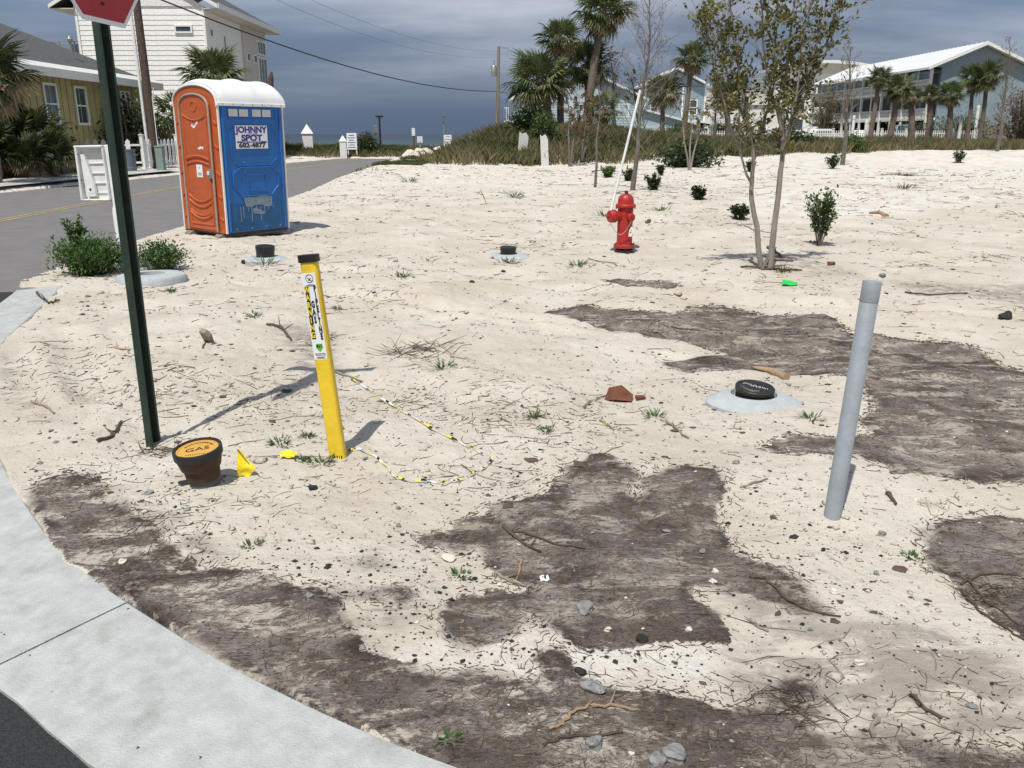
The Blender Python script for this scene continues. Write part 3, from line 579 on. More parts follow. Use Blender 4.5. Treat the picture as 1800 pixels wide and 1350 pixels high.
# ------------------------------------------------------------------ foreground things
def rrect(w, d, r, n=4):
    o = []
    for cx, cy, a in ((w / 2 - r, d / 2 - r, 0), (-w / 2 + r, d / 2 - r, 90), (-w / 2 + r, -d / 2 + r, 180), (w / 2 - r, -d / 2 + r, 270)):
        for i in range(n + 1): o.append((cx + r * math.cos(R(a + 90 * i / n)), cy + r * math.sin(R(a + 90 * i / n))))
    return o
def stop_sign():
    x, y, z = G(275, 781)
    t = thing('stop_sign', 'red stop sign with white border on a dark green channel post beside the kerb', 'road sign', (x, y, z), (0, 0, R(83)))
    T = .004; pr = [(-.047, 0), (-.030, 0), (-.020, .042), (.020, .042), (.030, 0), (.047, 0), (.047, T), (.0325, T), (.0225, .042 + T), (-.0225, .042 + T), (-.0325, T), (-.047, T)]
    MB().prism(pr, 'z', -.25, 3.05).build('post', 'post_green', t)
    hb = MB()
    for k in range(60): hb.box((.0, .0432, .12 + k * .048), (.011, .006, .014))
    hb.build('bolt_holes', 'dark', t)['kind'] = 'stuff'
    def octa(a): q = a * math.tan(R(22.5)); return [(q, -a), (a, -q), (a, q), (q, a), (-q, a), (-a, q), (-a, -q), (-q, -a)]
    cz = 2.085 + .41
    p = MB().prism(octa(.41), 'y', -.006, -.003).build('sign_plate', 'label', t, loc=(0, 0, cz - .025), rot=(0, R(.5), 0))
    MB().prism(octa(.389), 'y', -.0072, -.0062).build('sign_face', 'stop_red', p)
    text('STOP', .33, 'label', p, (0, -.0085, 0), bold=.006, sx=.85)
    for dz in (-.325, .325):
        MB().lathe([(.008, 0), (.008, .006), (.004, .008)], 8, (0, -.0072, dz), (R(90), 0, 0)).build('bolt', 'rusty', p)
    b = MB().box((0, 0, 0), (.62, .004, .16)).build('street_name_blade', 'post_green', t, loc=(0, .02, 3.06 + .05), rot=(0, 0, R(-78)))
    return t
stop_sign()
def gas_marker():
    x, y, z = G(595, 803)
    t = thing('pipeline_marker', 'leaning yellow gas pipeline warning marker post with black cap', 'marker post', (x, y, z - .01), (R(-1), R(-5.6), R(-13)))
    MB().prism(rrect(.084, .05, .016), 'z', -.12, 1.01).build('post', 'yellow', t, True)
    MB().prism(rrect(.094, .06, .012), 'z', .998, 1.033).build('cap', 'black_plastic', t, True)
    f = -.0252
    lb = MB().box((-.002, f, .735), (.070, .0012, .425), bev=.0005).build('warning_label', 'label', t)
    f -= .0008; r90 = (math.pi / 2, 0, 0)
    MB().tube([(.019 * math.cos(a), f - .0004, .921 + .019 * math.sin(a)) for a in [i * math.pi / 8 for i in range(17)]], .0014, 5, False).build('no_digging_symbol', 'print_black', lb)
    MB().box((0, f - .0004, .917), (.028, .001, .003), (0, R(40), 0)).box((-.003, f - .0003, .913), (.006, .001, .006)).box((.004, f - .0003, .921), (.009, .001, .003), (0, R(-30), 0)).build('symbol_bar', 'print_black', lb)
    MB().box((-.021, f - .0003, .755), (.020, .0008, .258)).build('print_panel', 'print_black', lb)
    def col(s, x0, z0, size, m, sp, sx=1., bold=.0006):
        for i, ch in enumerate(s): text(ch, size, m, lb, (x0, f - .0012, z0 - i * sp), sx=sx, bold=bold, depth=.0003)
    col('WARNING', -.022, .866, .040, 'yellow_flag', .0368, .66, .0014); col('GAS', .0, .795, .044, 'print_black', .038, .52, .0024); col('PIPELINE', .0205, .872, .042, 'print_black', .0335, .52, .0024)
    MB().prism([(-.016, .602), (.016, .602), (.018, .585), (.010, .572), (0, .562), (-.010, .572), (-.018, .585)], 'y', f - .0008, f).build('dig_safe_logo', 'print_green', lb)
    text('811', .02, 'print_black', lb, (0, f - .0014, .590), bold=.0008, depth=.0003)
    for zz, s in ((.553, 'Know what\'s below.'), (.546, 'Call before you dig.')): text(s, .0066, 'print_black', lb, (0, f - .0005, zz), bold=.0002, depth=.0002)
    for zz, wd in ((.8885, .05), (.884, .042), (.5365, .046), (.5325, .034), (.5295, .05), (.892, .03)): MB().box((0, f - .0002, zz), (wd, .0006, .0016)).build('small_print', 'print_black', lb)
    bt = MB()
    for k in range(6): bt.box((-.03 + .012 * k, f + .0005, .012), (.004 + .002 * (k % 2), .001, .026))
    bt.build('base_stripes', 'print_black', t)
gas_marker()
def gas_valve():
    x, y, z = G(352, 860)
    t = thing('gas_valve_box', 'round iron valve box with yellow lid marked GAS', 'valve box', (x, y + .07, z - .005), (R(5), R(-5), R(8))); t.scale = (.94, .94, .94)
    MB().lathe([(.074, -.06), (.074, .045), (.07, .05)], 28).build('riser', 'steel_cap', t, True)
    MB().lathe([(.070, .036), (.081, .04), (.086, .085), (.087, .1), (.097, .105), (.112, .165), (.1155, .198), (.113, .203), (.104, .203), (.1035, .19)], 36).build('bell', 'rusty', t, True)
    MB().lathe([(.1175, .165), (.1185, .198), (.1165, .205), (.1065, .2055), (.1055, .194), (.1055, .16)], 36, caps=False).build('rim', 'iron', t, True)
    l = MB().lathe([(.1035, .188), (.1035, .194), (.101, .197), (.094, .197), (.093, .1945), (.02, .195)], 32).build('lid', 'lid_yellow', t, True)
    text('GAS', .055, 'rusty', l, (0, -.002, .1956), (0, 0, R(8)), depth=.0012, sx=1.15)
    rr = random.Random(2); wm = MB()
    for i in range(13): a = R(150 - i * 10); wm.box((.074 * math.cos(a), .074 * math.sin(a), .1953), (.007, rr.uniform(.006, .014), .0016), (0, 0, a + rr.uniform(-.4, .4)))
    for i in range(9): wm.box((-.042 + .0105 * i, -.060 + rr.uniform(-.002, .002), .1953), (.004, rr.uniform(.006, .012), .0016), (0, 0, rr.uniform(-.5, .5)))
    wm.build('worn_casting', 'rusty', l)
    MB().box((-.105, .02, .0), (.06, .05, .035), (.3, .2, .5), bev=.01).build('lug', 'coal', t)
gas_valve()
def pin_flag(label, px, py, mat_, tip, edge, group, cat='marker flag', wire_to=None):
    """triangular sag of a vinyl flag on a bent wire: points relative to the foot"""
    x, y, z = G(px, py); t = thing('marker_flag', label, cat, (x, y, z), (0, 0, 0), group)
    MB().tube(tip, .0016, 5).build('wire', 'iron', t)
    n = 7; vs = []; a0, a1, b0, b1 = [Vector(v) for v in edge]
    for i in range(n):
        for j in range(n):
            u, v = i / (n - 1), j / (n - 1); p = (a0 * (1 - u) + a1 * u) * (1 - v) + (b0 * (1 - u) + b1 * u) * v
            p += Vector((.0, .006 * math.sin(u * 7 + v * 3), .005 * math.sin(v * 8 + u * 4))); vs.append(p)
    fs = [(i * n + j, (i + 1) * n + j, (i + 1) * n + j + 1, i * n + j + 1) for i in range(n - 1) for j in range(n - 1)]
    k = len(vs); vs += [v + Vector((.0004, .0008, .0004)) for v in vs]; fs += [tuple(k + q for q in f[::-1]) for f in fs]
    raw('flag', mat_, vs, fs, t); return t
pin_flag('upright yellow plastic marker flag beside the gas valve box', 458, 836, 'yellow_flag', [(.012, -.02, -.01), (-.03, 0, .03), (-.10, .0, .135)], [(-.10, 0, .138), (-.108, -.012, .0), (-.02, 0, .035), (-.055, -.012, .0)], 'utility marker flags')
pin_flag('crumpled yellow marker flag lying flat left of the pipeline marker', 505, 808, 'yellow_flag', [(-.17, .015, .008), (-.05, .01, .018), (.04, .02, .012), (.2, .02, .006)], [(-.035, -.005, .014), (-.04, .03, .035), (.035, -.005, .012), (.045, .04, .03)], 'utility marker flags')
pin_flag('bright green marker flag lying on the sand below the young tree', 1388, 502, 'green_flag', [(-.12, .05, .01), (-.04, 0, .02), (.03, -.01, .015)], [(-.09, -.02, .02), (-.05, .10, .055), (.06, -.06, .015), (.10, .06, .03)], 'utility marker flags')
def tape():
    for path, lab in (([(613, 795), (632, 793), (655, 803), (680, 825), (693, 842), (715, 848), (745, 850), (778, 853), (800, 849), (822, 842), (840, 832), (856, 822), (866, 810), (862, 802)], 'yellow and black caution tape curving over sand from the marker foot'),
                      ([(617, 668), (640, 683), (668, 703), (700, 722), (735, 742), (765, 760), (800, 778), (828, 790), (848, 802)], 'twisted caution tape stretched over sand behind the pipeline marker')):
        P = [Vector(G(*p)) for p in path]; Q = []
        for a, c in zip(P[:-1], P[1:]):
            for k in range(6): Q.append(a.lerp(c, k / 6))
        Q.append(P[-1]); vs = []; fs = []; n = len(Q)
        for i, p in enumerate(Q):
            d = (Q[min(n - 1, i + 1)] - Q[max(0, i - 1)]).normalized(); s = Vector((-d.y, d.x, 0)); a = math.sin(i * .55) * 1.25 + .6 * math.sin(i * .23); w = .0048 + .0025 * math.sin(i * .9 + 1)
            off = s * math.cos(a) * w + Vector((0, 0, 1)) * math.sin(a) * w * .8; c = p + Vector((0, 0, .008 + abs(math.sin(a)) * w * .8 + .006 * abs(math.sin(i * .31))))
            vs += [c + off, c - off, c - off + Vector((0, 0, .0007)), c + off + Vector((0, 0, .0007))]
        for i in range(n - 1):
            b, d = i * 4, i * 4 + 4
            fs += [(b + q, b + (q + 1) % 4, d + (q + 1) % 4, d + q) for q in range(4)]
        me = bpy.data.meshes.new('caution_tape'); me.from_pydata(vs, [], fs)
        for mm in ('yellow_flag', 'print_black', 'label'): me.materials.append(M[mm])
        for i, pg in enumerate(me.polygons): k = i // 4; pg.material_index = 1 if (k % 7 == 0 or k % 11 == 3) else (2 if (k // 4) % 2 == 1 else 0)
        o = inst('caution_tape', me); tag(o, lab, 'tape', 'pieces of caution tape')
tape()
def grey_pipe():
    x, y, z = G(1463, 906)
    t = thing('conduit_pipe', 'leaning grey plastic conduit pipe standing in pale sand', 'pipe', (x, y, z - .01), (R(-2.5), R(4.0), 0))
    MB().lathe([(.0355, -.15), (.0355, .925), (.034, .927)], 32).build('pipe', 'grey_pvc', t, True)
    MB().lathe([(.0350, .926), (.0362, .930), (.0364, 1.008), (.0345, 1.012), (.01, 1.013)], 32).build('cap', 'grey_pvc', t, True)
grey_pipe()
def noisy_disc(name, parent, prof, n, m, shape, seed):
    rr = random.Random(seed); vs = []; ph = [rr.uniform(0, 6) for _ in range(3)]
    for r, z in prof:
        for j in range(n):
            a = 2 * math.pi * j / n; k = shape(a) * (1 + .012 * math.sin(3 * a + ph[0]) + .01 * math.sin(5 * a + ph[1])) if r > .16 else 1
            vs.append((r * k * math.cos(a), r * k * math.sin(a), z))
    K = len(prof); fs = [(i * n + j, i * n + (j + 1) % n, (i + 1) * n + (j + 1) % n, (i + 1) * n + j) for i in range(K - 1) for j in range(n)] + [tuple((K - 1) * n + j for j in range(n))]
    me = bpy.data.meshes.new(name); me.from_pydata(vs, [], fs); me.materials.append(M[m]); me.polygons.foreach_set('use_smooth', [True] * len(me.polygons)); me.set_sharp_from_angle(angle=R(45))
    return inst(name, me, parent)
def squarish(p, rot): return lambda a: 1 / ((abs(math.cos(a - rot)) ** p + abs(math.sin(a - rot)) ** p) ** (1 / p))
def collars():
    # tilted lid in a rounded square collar, right of centre
    x, y, z = G(1324, 706); z -= .012; t = thing('valve_collar', 'rounded square concrete collar with tilted black lid beside dark silt', 'valve cover', (x, y, z), (0, 0, 0), 'concrete valve collars')
    noisy_disc('collar', t, [(.262, -.03), (.262, .008), (.245, .024), (.19, .050), (.152, .064), (.142, .066), (.135, .03), (.01, .028)], 48, 'collar', squarish(3.2, R(38)), 3)
    l = MB().lathe([(.112, -.06), (.112, .036), (.12, .038), (.121, .058), (.117, .063), (.104, .063), (.102, .060), (.01, .061)], 36).build('lid', 'iron', t, True, (.0, .0, .05), (R(3), R(6), R(-35)))
    rr = random.Random(9); wm = MB()
    for i in range(15): wm.box((-.075 + .0105 * i, .008 + rr.uniform(-.012, .012), .0622), (.0035, rr.uniform(.012, .032), .0022), (0, 0, rr.uniform(-.8, .8)))
    wm.build('worn_casting', 'label', l)
    MB().tube([(.075 * math.cos(R(a)), .075 * math.sin(R(a)), .0622) for a in range(-150, -40, 10)], .003, 5).tube([(.09 * math.cos(R(a)), .09 * math.sin(R(a)), .0622) for a in range(-160, -60, 10)], .002, 5).build('cast_ring', 'grey_metal', l)
    for i, (px, py, lab, rr, hh, sq) in enumerate(((893, 450, 'round concrete collar with stepped black cap in the middle of the lot', .105, .10, 4), (467, 455, 'concrete collar with tall black cap in front of the portable toilet', .118, .15, 3))):
        x, y, z = G(px, py); z -= .012; t = thing('valve_collar', lab, 'valve cover', (x, y, z), (0, 0, R(20 * i)), 'concrete valve collars')
        noisy_disc('collar', t, [(.30, -.03), (.30, .01), (.27, .028), (.15, .045), (.13, .045), (.12, .02), (.01, .02)], 40, 'collar', squarish(2.4, .3), 5 + i)
        MB().lathe([(rr, -.03), (rr * 1.02, hh * .55), (rr * 1.06, hh * .57), (rr * 1.08, hh * .95), (rr * .98, hh), (rr * .5, hh), (.01, hh * .97)], 28).build('cap', 'black_plastic', t, True, (0, .0, .04), (R(3), R(2), 0))
    x, y, z = G(267, 492); t = thing('valve_collar', 'wide flat concrete ring with sunken lid at the foot of the weeds', 'valve cover', (x, y, z), (0, 0, R(10)), 'concrete valve collars')
    noisy_disc('collar', t, [(.375, -.05), (.378, .03), (.355, .062), (.165, .082), (.152, .078), (.146, .0), (.01, .0)], 40, 'collar', lambda a: 1 / max(math.cos((a % R(60)) - R(30)), .5) * .95 if False else 1 + .03 * math.cos(6 * a), 9)
    MB().lathe([(.135, 0), (.135, .028), (.125, .034), (.01, .034)], 28).build('lid', 'steel_cap', t, True)
collars()
def pedestal():
    x, y, z = G(220, 471); x += .05
    t = thing('utility_pedestal', 'white plastic utility pedestal with open housing beside the road', 'utility pedestal', (x, y, z), (0, R(-1), R(-6)))
    MB().lathe([(.108, -.05), (.108, .18), (.1, .2), (.098, 1.25), (.102, 1.32), (.10, 1.46), (.06, 1.475)], 28).build('post', 'pvc', t, True)
    hz0, hz1 = .83, 1.47; cx = -.225; h = (hz1 - hz0)
    hb = MB().box((cx - .165, -.02, (hz0 + hz1) / 2), (.03, .24, h), (0, R(1.5), 0), .01).box((cx + .17, -.02, (hz0 + hz1) / 2), (.02, .22, h), None, .008).box((cx, -.02, hz1 - .012), (.36, .24, .026), None, .01).box((cx, -.02, hz0 + .01), (.36, .22, .02), None, .008).box((cx, .085, (hz0 + hz1) / 2), (.35, .02, h - .01)).build('housing', 'pvc', t)
    box('back_plate', 'white_dirty', hb, (cx + .0, -.055, (hz0 + hz1) / 2), (.325, .02, h - .04), None, .005)
    for k in range(5): box('shelf_rib', 'pvc', hb, (cx + .045, -.07, hz0 + .09 + k * .115), (.19, .02, .010))
    MB().prism([(cx - .12, hz0 + .05), (cx + .0, hz0 + .05), (cx + .0, hz0 + .2), (cx - .075, hz1 - .1), (cx - .12, hz1 - .1)], 'y', -.115, -.07).build('hinged_arm', 'pvc', hb)
    box('sticker', 'label', hb, (cx - .055, -.117, hz0 + .13), (.06, .002, .08)); box('sticker_print', 'print_black', hb, (cx - .055, -.1186, hz0 + .13), (.025, .001, .03))
    MB().prism([(.0, 1.44), (.10, 1.44), (.10, .70), (.075, .66)], 'y', -.125, -.10).build('cover_flap', 'pvc', t)
    for dz in (.1, .4): MB().lathe([(.008, 0), (.008, .006)], 8, (cx - .13, -.145, hz1 - dz * 1.0), (R(90), 0, 0)).build('screw', 'dark', hb)
pedestal()
def hydrant():
    x, y, z = G(1097, 441)
    t = thing('fire_hydrant', 'red fire hydrant with white tag and leaning white marker rod', 'fire hydrant', (x, y, z), (0, 0, R(-4)))
    MB().lathe([(.125, -.08), (.125, .02), (.10, .035), (.10, .05)], 28).build('buried_shoe', 'iron', t, True)
    MB().lathe([(.145, .045), (.147, .05), (.147, .085), (.14, .092), (.112, .098), (.106, .12), (.104, .5), (.106, .585), (.10, .6)], 32).build('barrel', 'red', t, True)
    for k in range(8):
        a = k * math.pi / 4 + .2; MB().lathe([(.012, 0), (.012, .018), (.006, .02)], 6, (.13 * math.cos(a), .13 * math.sin(a), .088)).build('flange_bolt', 'red', t)
    b = MB().lathe([(.10, .585), (.134, .592), (.137, .6), (.137, .622), (.13, .632), (.112, .64), (.108, .68), (.10, .72), (.078, .752), (.045, .768), (.03, .77)], 32).build('bonnet', 'red', t, True)
    MB().lathe([(.026, .765), (.026, .80), (.02, .812)], 5).build('operating_nut', 'iron', b)
    for k in range(8):
        a = k * math.pi / 4; MB().lathe([(.010, -.02), (.010, .042), (.004, .044)], 6, (.124 * math.cos(a), .124 * math.sin(a), .592)).build('bonnet_bolt', 'red', b)
    d = Vector((-.86, -.5, 0)).normalized(); rz = math.atan2(d.y, d.x)
    n1 = MB().lathe([(.062, 0), (.062, .10), (.084, .105), (.088, .115), (.088, .16), (.083, .168), (.083, .185), (.076, .197), (.02, .205), (.02, .24), (.015, .243)], 28).build('pumper_cap', 'red', t, True, (d.x * .06, d.y * .06, .48), (0, R(90), rz))
    d2 = Vector((.42, -.9, 0)).normalized()
    MB().lathe([(.042, 0), (.042, .07), (.054, .075), (.054, .11), (.046, .12), (.014, .124), (.014, .15)], 20).build('hose_cap', 'red', t, True, (d2.x * .07, d2.y * .07, .47), (0, R(90), math.atan2(d2.y, d2.x)))
    e = Vector((d.x * .24, d.y * .24, .40)); f = Vector((d2.x * .17, d2.y * .17, .42)); ch = [e.lerp(f, k / 14) - Vector((0, .03, .17 * math.sin(math.pi * k / 14))) for k in range(15)]
    MB().tube(ch, .0045, 5).build('chain', 'chain', t)
    tg = MB().prism([(-.022, 0), (.022, 0), (.026, .08), (.012, .13), (-.012, .13), (-.026, .08)], 'y', -.001, .001).build('tag', 'label', t, loc=(d2.x * .17 - .01, d2.y * .17 - .01, .215), rot=(0, R(9), R(10)))
    MB().tube([(.0, 0, .125), (.004, 0, .16), (.006, 0, .22)], .002, 4).build('tag_string', 'white_dirty', tg)
    MB().box((0, -.0016, .085), (.02, .001, .006)).box((.0, -.0016, .055), (.014, .001, .022)).build('tag_print', 'print_black', tg)
    p0 = Vector((-.215, -.12, .50)); p1 = Vector((.135, .02, 2.10))
    MB().tube([p0, p0.lerp(p1, .5), p1], .017, 12).build('marker_rod', 'pvc', t, True)
    MB().tube([p0 + Vector((.0, .01, -.05)), p0 + Vector((.01, .0, .04))], .012, 8).build('rod_spring', 'grey_metal', t)
hydrant()

# ------------------------------------------------------------------ portable toilet
def toilet():
    w, d, zt = 1.12, 1.22, 2.04; th = R(-36); fx = Vector((math.cos(th), math.sin(th), 0)); gx = Vector((-math.sin(th), math.cos(th), 0))
    nx, ny = G0(400, 417, .06); c = Vector((nx, ny, 0)) - fx * w / 2 + gx * d / 2; z = min(gz(nx, ny), gz(c.x, c.y))
    t = thing('portable_toilet', 'orange and blue portable toilet with white domed roof beside the road', 'portable toilet', (c.x, c.y, z), (0, R(1.2), th))
    hx, hy = w / 2, d / 2
    for s in (-1, 1): MB().prism([(-hy - .07, .02), (hy + .05, .02), (hy + .05, .085), (-hy - .01, .085), (-hy - .07, .05)], 'x', s * .38 - .07, s * .38 + .07).build('skid', 'wood_grey', t)
    box('floor_pan', 'dark', t, (0, 0, .095), (w - .03, d - .03, .05))
    MB().box((hx - .03, 0, (zt + .1) / 2), (.05, d - .08, zt - .12)).build('side_panel', 'blue', t)
    MB().box((-hx + .03, 0, (zt + .1) / 2), (.05, d - .08, zt - .12)).build('side_panel', 'blue', t)
    MB().box((0, hy - .03, (zt + .1) / 2), (w - .12, .05, zt - .12)).build('back_panel', 'blue', t)
    # arched front
    def arch(ww, base, side, rise, n=14): return [(-ww, base), (ww, base)] + [(ww * math.cos(math.pi * i / n), side + rise * math.sin(math.pi * i / n) ** .85) for i in range(n + 1)]
    fr = MB().prism(arch(hx - .015, .1, zt - .02, .27), 'y', -hy + .005, -hy + .05).build('front_frame', 'orange', t)
    MB().prism(arch(hx - .015, zt - .06, zt - .02, .27), 'y', hy - .05, hy - .005).build('rear_arch', 'white', t)
    for sx in (-1, 1):
        for sy in (-1, 1): box('corner_trim', 'white_dirty', t, (sx * (hx - .012), sy * (hy - .012), (zt + .1) / 2), (.03, .03, zt - .1), None, .006)
    ar = [(-hx + .012, -hy - .004, zt - .06)] + [(-(hx - .012) * math.cos(math.pi * i / 18), -hy - .004, zt - .02 + .275 * math.sin(math.pi * i / 18) ** .85) for i in range(19)] + [(hx - .012, -hy - .004, zt - .06)]
    MB().tube(ar, .016, 6).build('arch_trim', 'white_dirty', t, True)
    # door with tubular frame and pressed ribs
    dw = .37
    dr = MB().prism([(-dw, .14), (dw, .14), (dw, 1.95)] + [(dw * math.cos(math.pi * i / 12), 1.95 + .20 * math.sin(math.pi * i / 12) ** .8) for i in range(1, 12)] + [(-dw, 1.95)], 'y', -hy - .022, -hy + .006).build('door', 'orange', t)
    pth = [(-dw, -hy - .03, .12), (-dw, -hy - .03, 1.93)] + [(-dw * math.cos(math.pi * i / 14), -hy - .03, 1.95 + .21 * math.sin(math.pi * i / 14) ** .75) for i in range(1, 14)] + [(dw, -hy - .03, 1.93), (dw, -hy - .03, .12)]
    MB().tube(pth, .017, 8).build('door_frame', 'tube', t, True)
    y0 = -hy - .022
    def bow(z0, sag, rad, x1=.29): MB().tube([(x1 * (i / 8 - 1), y0, z0 - sag * (1 - (i / 8 - 1) ** 2)) for i in range(17)], rad, 6, flat=1.).build('pressed_rib', 'orange', dr, True)
    for z0, s, r_ in ((1.86, .08, .016), (1.20, -.05, .024), (1.12, -.05, .020), (.66, .10, .018), (.58, .10, .022), (.44, .09, .016), (.40, .10, .024), (.22, .0, .016)): bow(z0, s, r_)
    for sx in (-1, 1): MB().tube([(sx * .29, y0, .22), (sx * .29, y0, 1.86)], .014, 6).build('pressed_rib', 'orange', dr, True)
    MB().tube([(.0 + .07 * math.cos(R(a)), y0 - .002, 1.98 + .07 * math.sin(R(a))) for a in range(0, 361, 20)], .009, 5, False).build('round_boss', 'orange', dr, True)
    for sx in (-1, 1):
        for zz in (.32, .66, 1.0, 1.4, 1.75): MB().box((sx * .46, -hy + .0, zz), (.11, .02, .035), (0, R(32 * sx), 0), .008).build('pressed_rib', 'orange', fr)
    box('door_sticker', 'label', dr, (.03, y0 - .006, 1.03), (.15, .002, .19)); text('P', .05, 'print_blue', dr, (.03, y0 - .0085, 1.07), depth=.0005)
    for zz, ww in ((1.0, .1), (.985, .08), (.97, .11)): box('sticker_print', 'print_blue', dr, (.03, y0 - .008, zz), (ww, .001, .006))
    MB().prism([(-.1, 1.70), (-.06, 1.73), (-.05, 1.69), (.0, 1.71), (.06, 1.72), (.09, 1.77), (.05, 1.76), (.03, 1.70), (-.02, 1.66), (-.05, 1.67)], 'y', y0 - .0035, y0 - .001).build('torn_sticker', 'label', dr)
    MB().prism([(.02, 1.36), (.07, 1.35), (.12, 1.37), (.16, 1.35), (.17, 1.39), (.1, 1.40), (.05, 1.38)], 'y', y0 - .0035, y0 - .001).build('torn_sticker', 'label', dr)
    h = box('latch', 'grey_metal', dr, (.31, y0 - .02, 1.0), (.10, .04, .14), None, .012); box('latch_dial', 'white_dirty', h, (.30, y0 - .045, 1.01), (.05, .016, .06), None, .005)
    MB().tube([(.34, y0 - .02, .94), (.345, y0 - .02, .86)], .007, 6).build('padlock_hasp', 'dark', h)
    # blue side: pressed octagons, vents, placard, scuffed paint
    X = hx - .004; sp = MB()
    def frame(poly, wdt=.016, th_=.012, nm='pressed_frame', m='blue'):
        k = len(poly); pts = [(X, a, b) for a, b in poly]; MB().tube(pts + [pts[0], pts[1]], wdt, 6, False).build(nm, m, t, True)
    frame([(-.42, 1.22), (-.30, 1.12), (.30, 1.12), (.44, 1.22), (.44, 1.62), (.32, 1.72), (-.30, 1.72), (-.42, 1.62)], .012)
    frame([(-.42, .80), (-.28, .66), (.30, .66), (.44, .80), (.44, 1.00), (.32, 1.12 - .03), (-.28, 1.09), (-.42, 1.0)], .016)
    frame([(-.16, .74), (.18, .74), (.18, .98), (-.16, .98)], .012)
    frame([(-.42, .26), (-.30, .17), (.32, .17), (.44, .26), (.44, .56), (.34, .46), (-.26, .46), (-.40, .54)], .010)
    for yy in (-.535, .535): MB().tube([(X, yy, .13), (X, yy, zt - .05)], .022, 6).build('edge_rib', 'blue', t, True)
    box('skirt_panel', 'blue_dark', t, (hx + .0, 0, .34), (.008, d - .2, .42), None, .003)
    frame([(-.44, 1.82), (.44, 1.82), (.44, 1.98), (-.44, 1.98)], .008)
    for yy in (-.34, -.15, .09, .28):
        v = box('vent', 'white_dirty', t, (hx + .002, yy, 1.90), (.008, .16, .105), None, .002)
        for k in range(4): box('vent_slot', 'beige', v, (hx + .0072, yy, 1.865 + k * .023), (.003, .14, .006))
    pl = box('placard', 'label', t, (hx + .006, -.03, 1.545), (.004, .60, .345), None, .001); rt = (math.pi / 2, 0, math.pi / 2); Xp = hx + .0092
    text('JOHNNY', .128, 'print_blue', pl, (Xp, -.03, 1.650), rt, sx=1.12, bold=.006); text('ON THE', .05, 'print_blue', pl, (Xp, -.02, 1.583), rt, sx=1.05)
    text('SPOT', .125, 'print_blue', pl, (Xp, -.03, 1.528), rt, sx=1.3, bold=.006); box('placard_bar', 'print_blue', pl, (Xp, -.03, 1.472), (.002, .56, .022))
    text('TOILET RENTALS INC.', .024, 'label', pl, (Xp + .0016, -.03, 1.472), rt, sx=1.5); text('682-4877', .095, 'print_black', pl, (Xp, -.03, 1.42), rt, sx=1.38, bold=.004)
    def scuff(pts): MB().prism(pts, 'x', hx + .004, hx + .0065).build('scuffed_paint', 'scuff', t)
    M['scuff'] = mat('scuff', (.20, .27, .34), .7, .35, 16, stretch=(1, 3, .6))
    rr = random.Random(4); top = [(-.27 + .055 * i, .645 + rr.uniform(-.012, .012)) for i in range(11)]; bot = [(.28 - .05 * i, .50 + rr.uniform(-.03, .02)) for i in range(11)]
    scuff(bot[::-1] + top[::-1]); scuff([(-.12, .44), (-.05, .47), (.06, .42), (.14, .39), (.10, .355), (-.08, .38)])
    for k in range(9): yy = -.34 + k * .078 + rr.uniform(-.02, .02); l = rr.uniform(.05, .26); box('paint_drip', 'scuff', t, (hx + .0055, yy, .50 - l / 2), (.003, rr.uniform(.005, .012), l))
    for k in range(4):
        for zz in (.16,): MB().lathe([(.012, 0), (.012, .006)], 8, (hx, -.42 + k * .28, zz), (0, R(90), 0)).build('rivet', 'chain', t)
    for yy, zz in ((-.38, 1.17), (-.2, 1.17), (-.38, 1.04), (-.2, 1.04)): MB().lathe([(.009, 0), (.009, .006)], 8, (hx, yy, zz), (0, R(90), 0)).build('rivet', 'chain', t)
    # vaulted roof with raised corrugations
    n, m = 20, 40; vs = []; fs = []
    for j in range(m + 1):
        yy = -hy + .02 + (d + .01) * j / m; u = j / m; rib = .028 * max(0, math.sin(u * math.pi * 4.5 + .4)) ** 2 + .012
        end = min(1, (1 - u) / .10); k = (1 - (1 - end) ** 2) if u > .9 else 1
        for i in range(n + 1):
            a = math.pi * i / n; s = math.sin(a) ** .85; bump_ = rib * min(1, s * 1.6) if .25 < s else 0
            vs.append((-(hx + .03) * math.cos(a) * (1 + .0 * s), yy, zt - .015 + (.295 + .05 * min(1, u / .18) + bump_) * s * (.72 + .28 * k)))
    for j in range(m):
        for i in range(n): fs.append((j * (n + 1) + i, j * (n + 1) + i + 1, (j + 1) * (n + 1) + i + 1, (j + 1) * (n + 1) + i))
    fs += [tuple(range(n + 1)), tuple(m * (n + 1) + i for i in range(n + 1))[::-1]]
    r_ = MB().add(vs, fs).build('roof', 'roof_white', t, True) if 'roof_white' in M else None
    for sx in (-1, 1): box('roof_flange', 'roof_white', r_, (sx * (hx + .018), 0, zt - .02), (.05, d + .06, .05), None, .01)
    for k in range(7): MB().lathe([(.010, 0), (.010, .005)], 8, (hx + .043, -.54 + k * .18, zt - .02), (0, R(90), 0)).build('roof_rivet', 'grey_metal', r_)
    for yy in (-.22, .06, .34): box('roof_tab', 'white_dirty', r_, (hx - .03, yy, zt + .07), (.05, .035, .09), (0, R(-28), 0), .01)
M['roof_white'] = mat('roof_white', (.76, .78, .79), .45, .05, 3)
toilet()
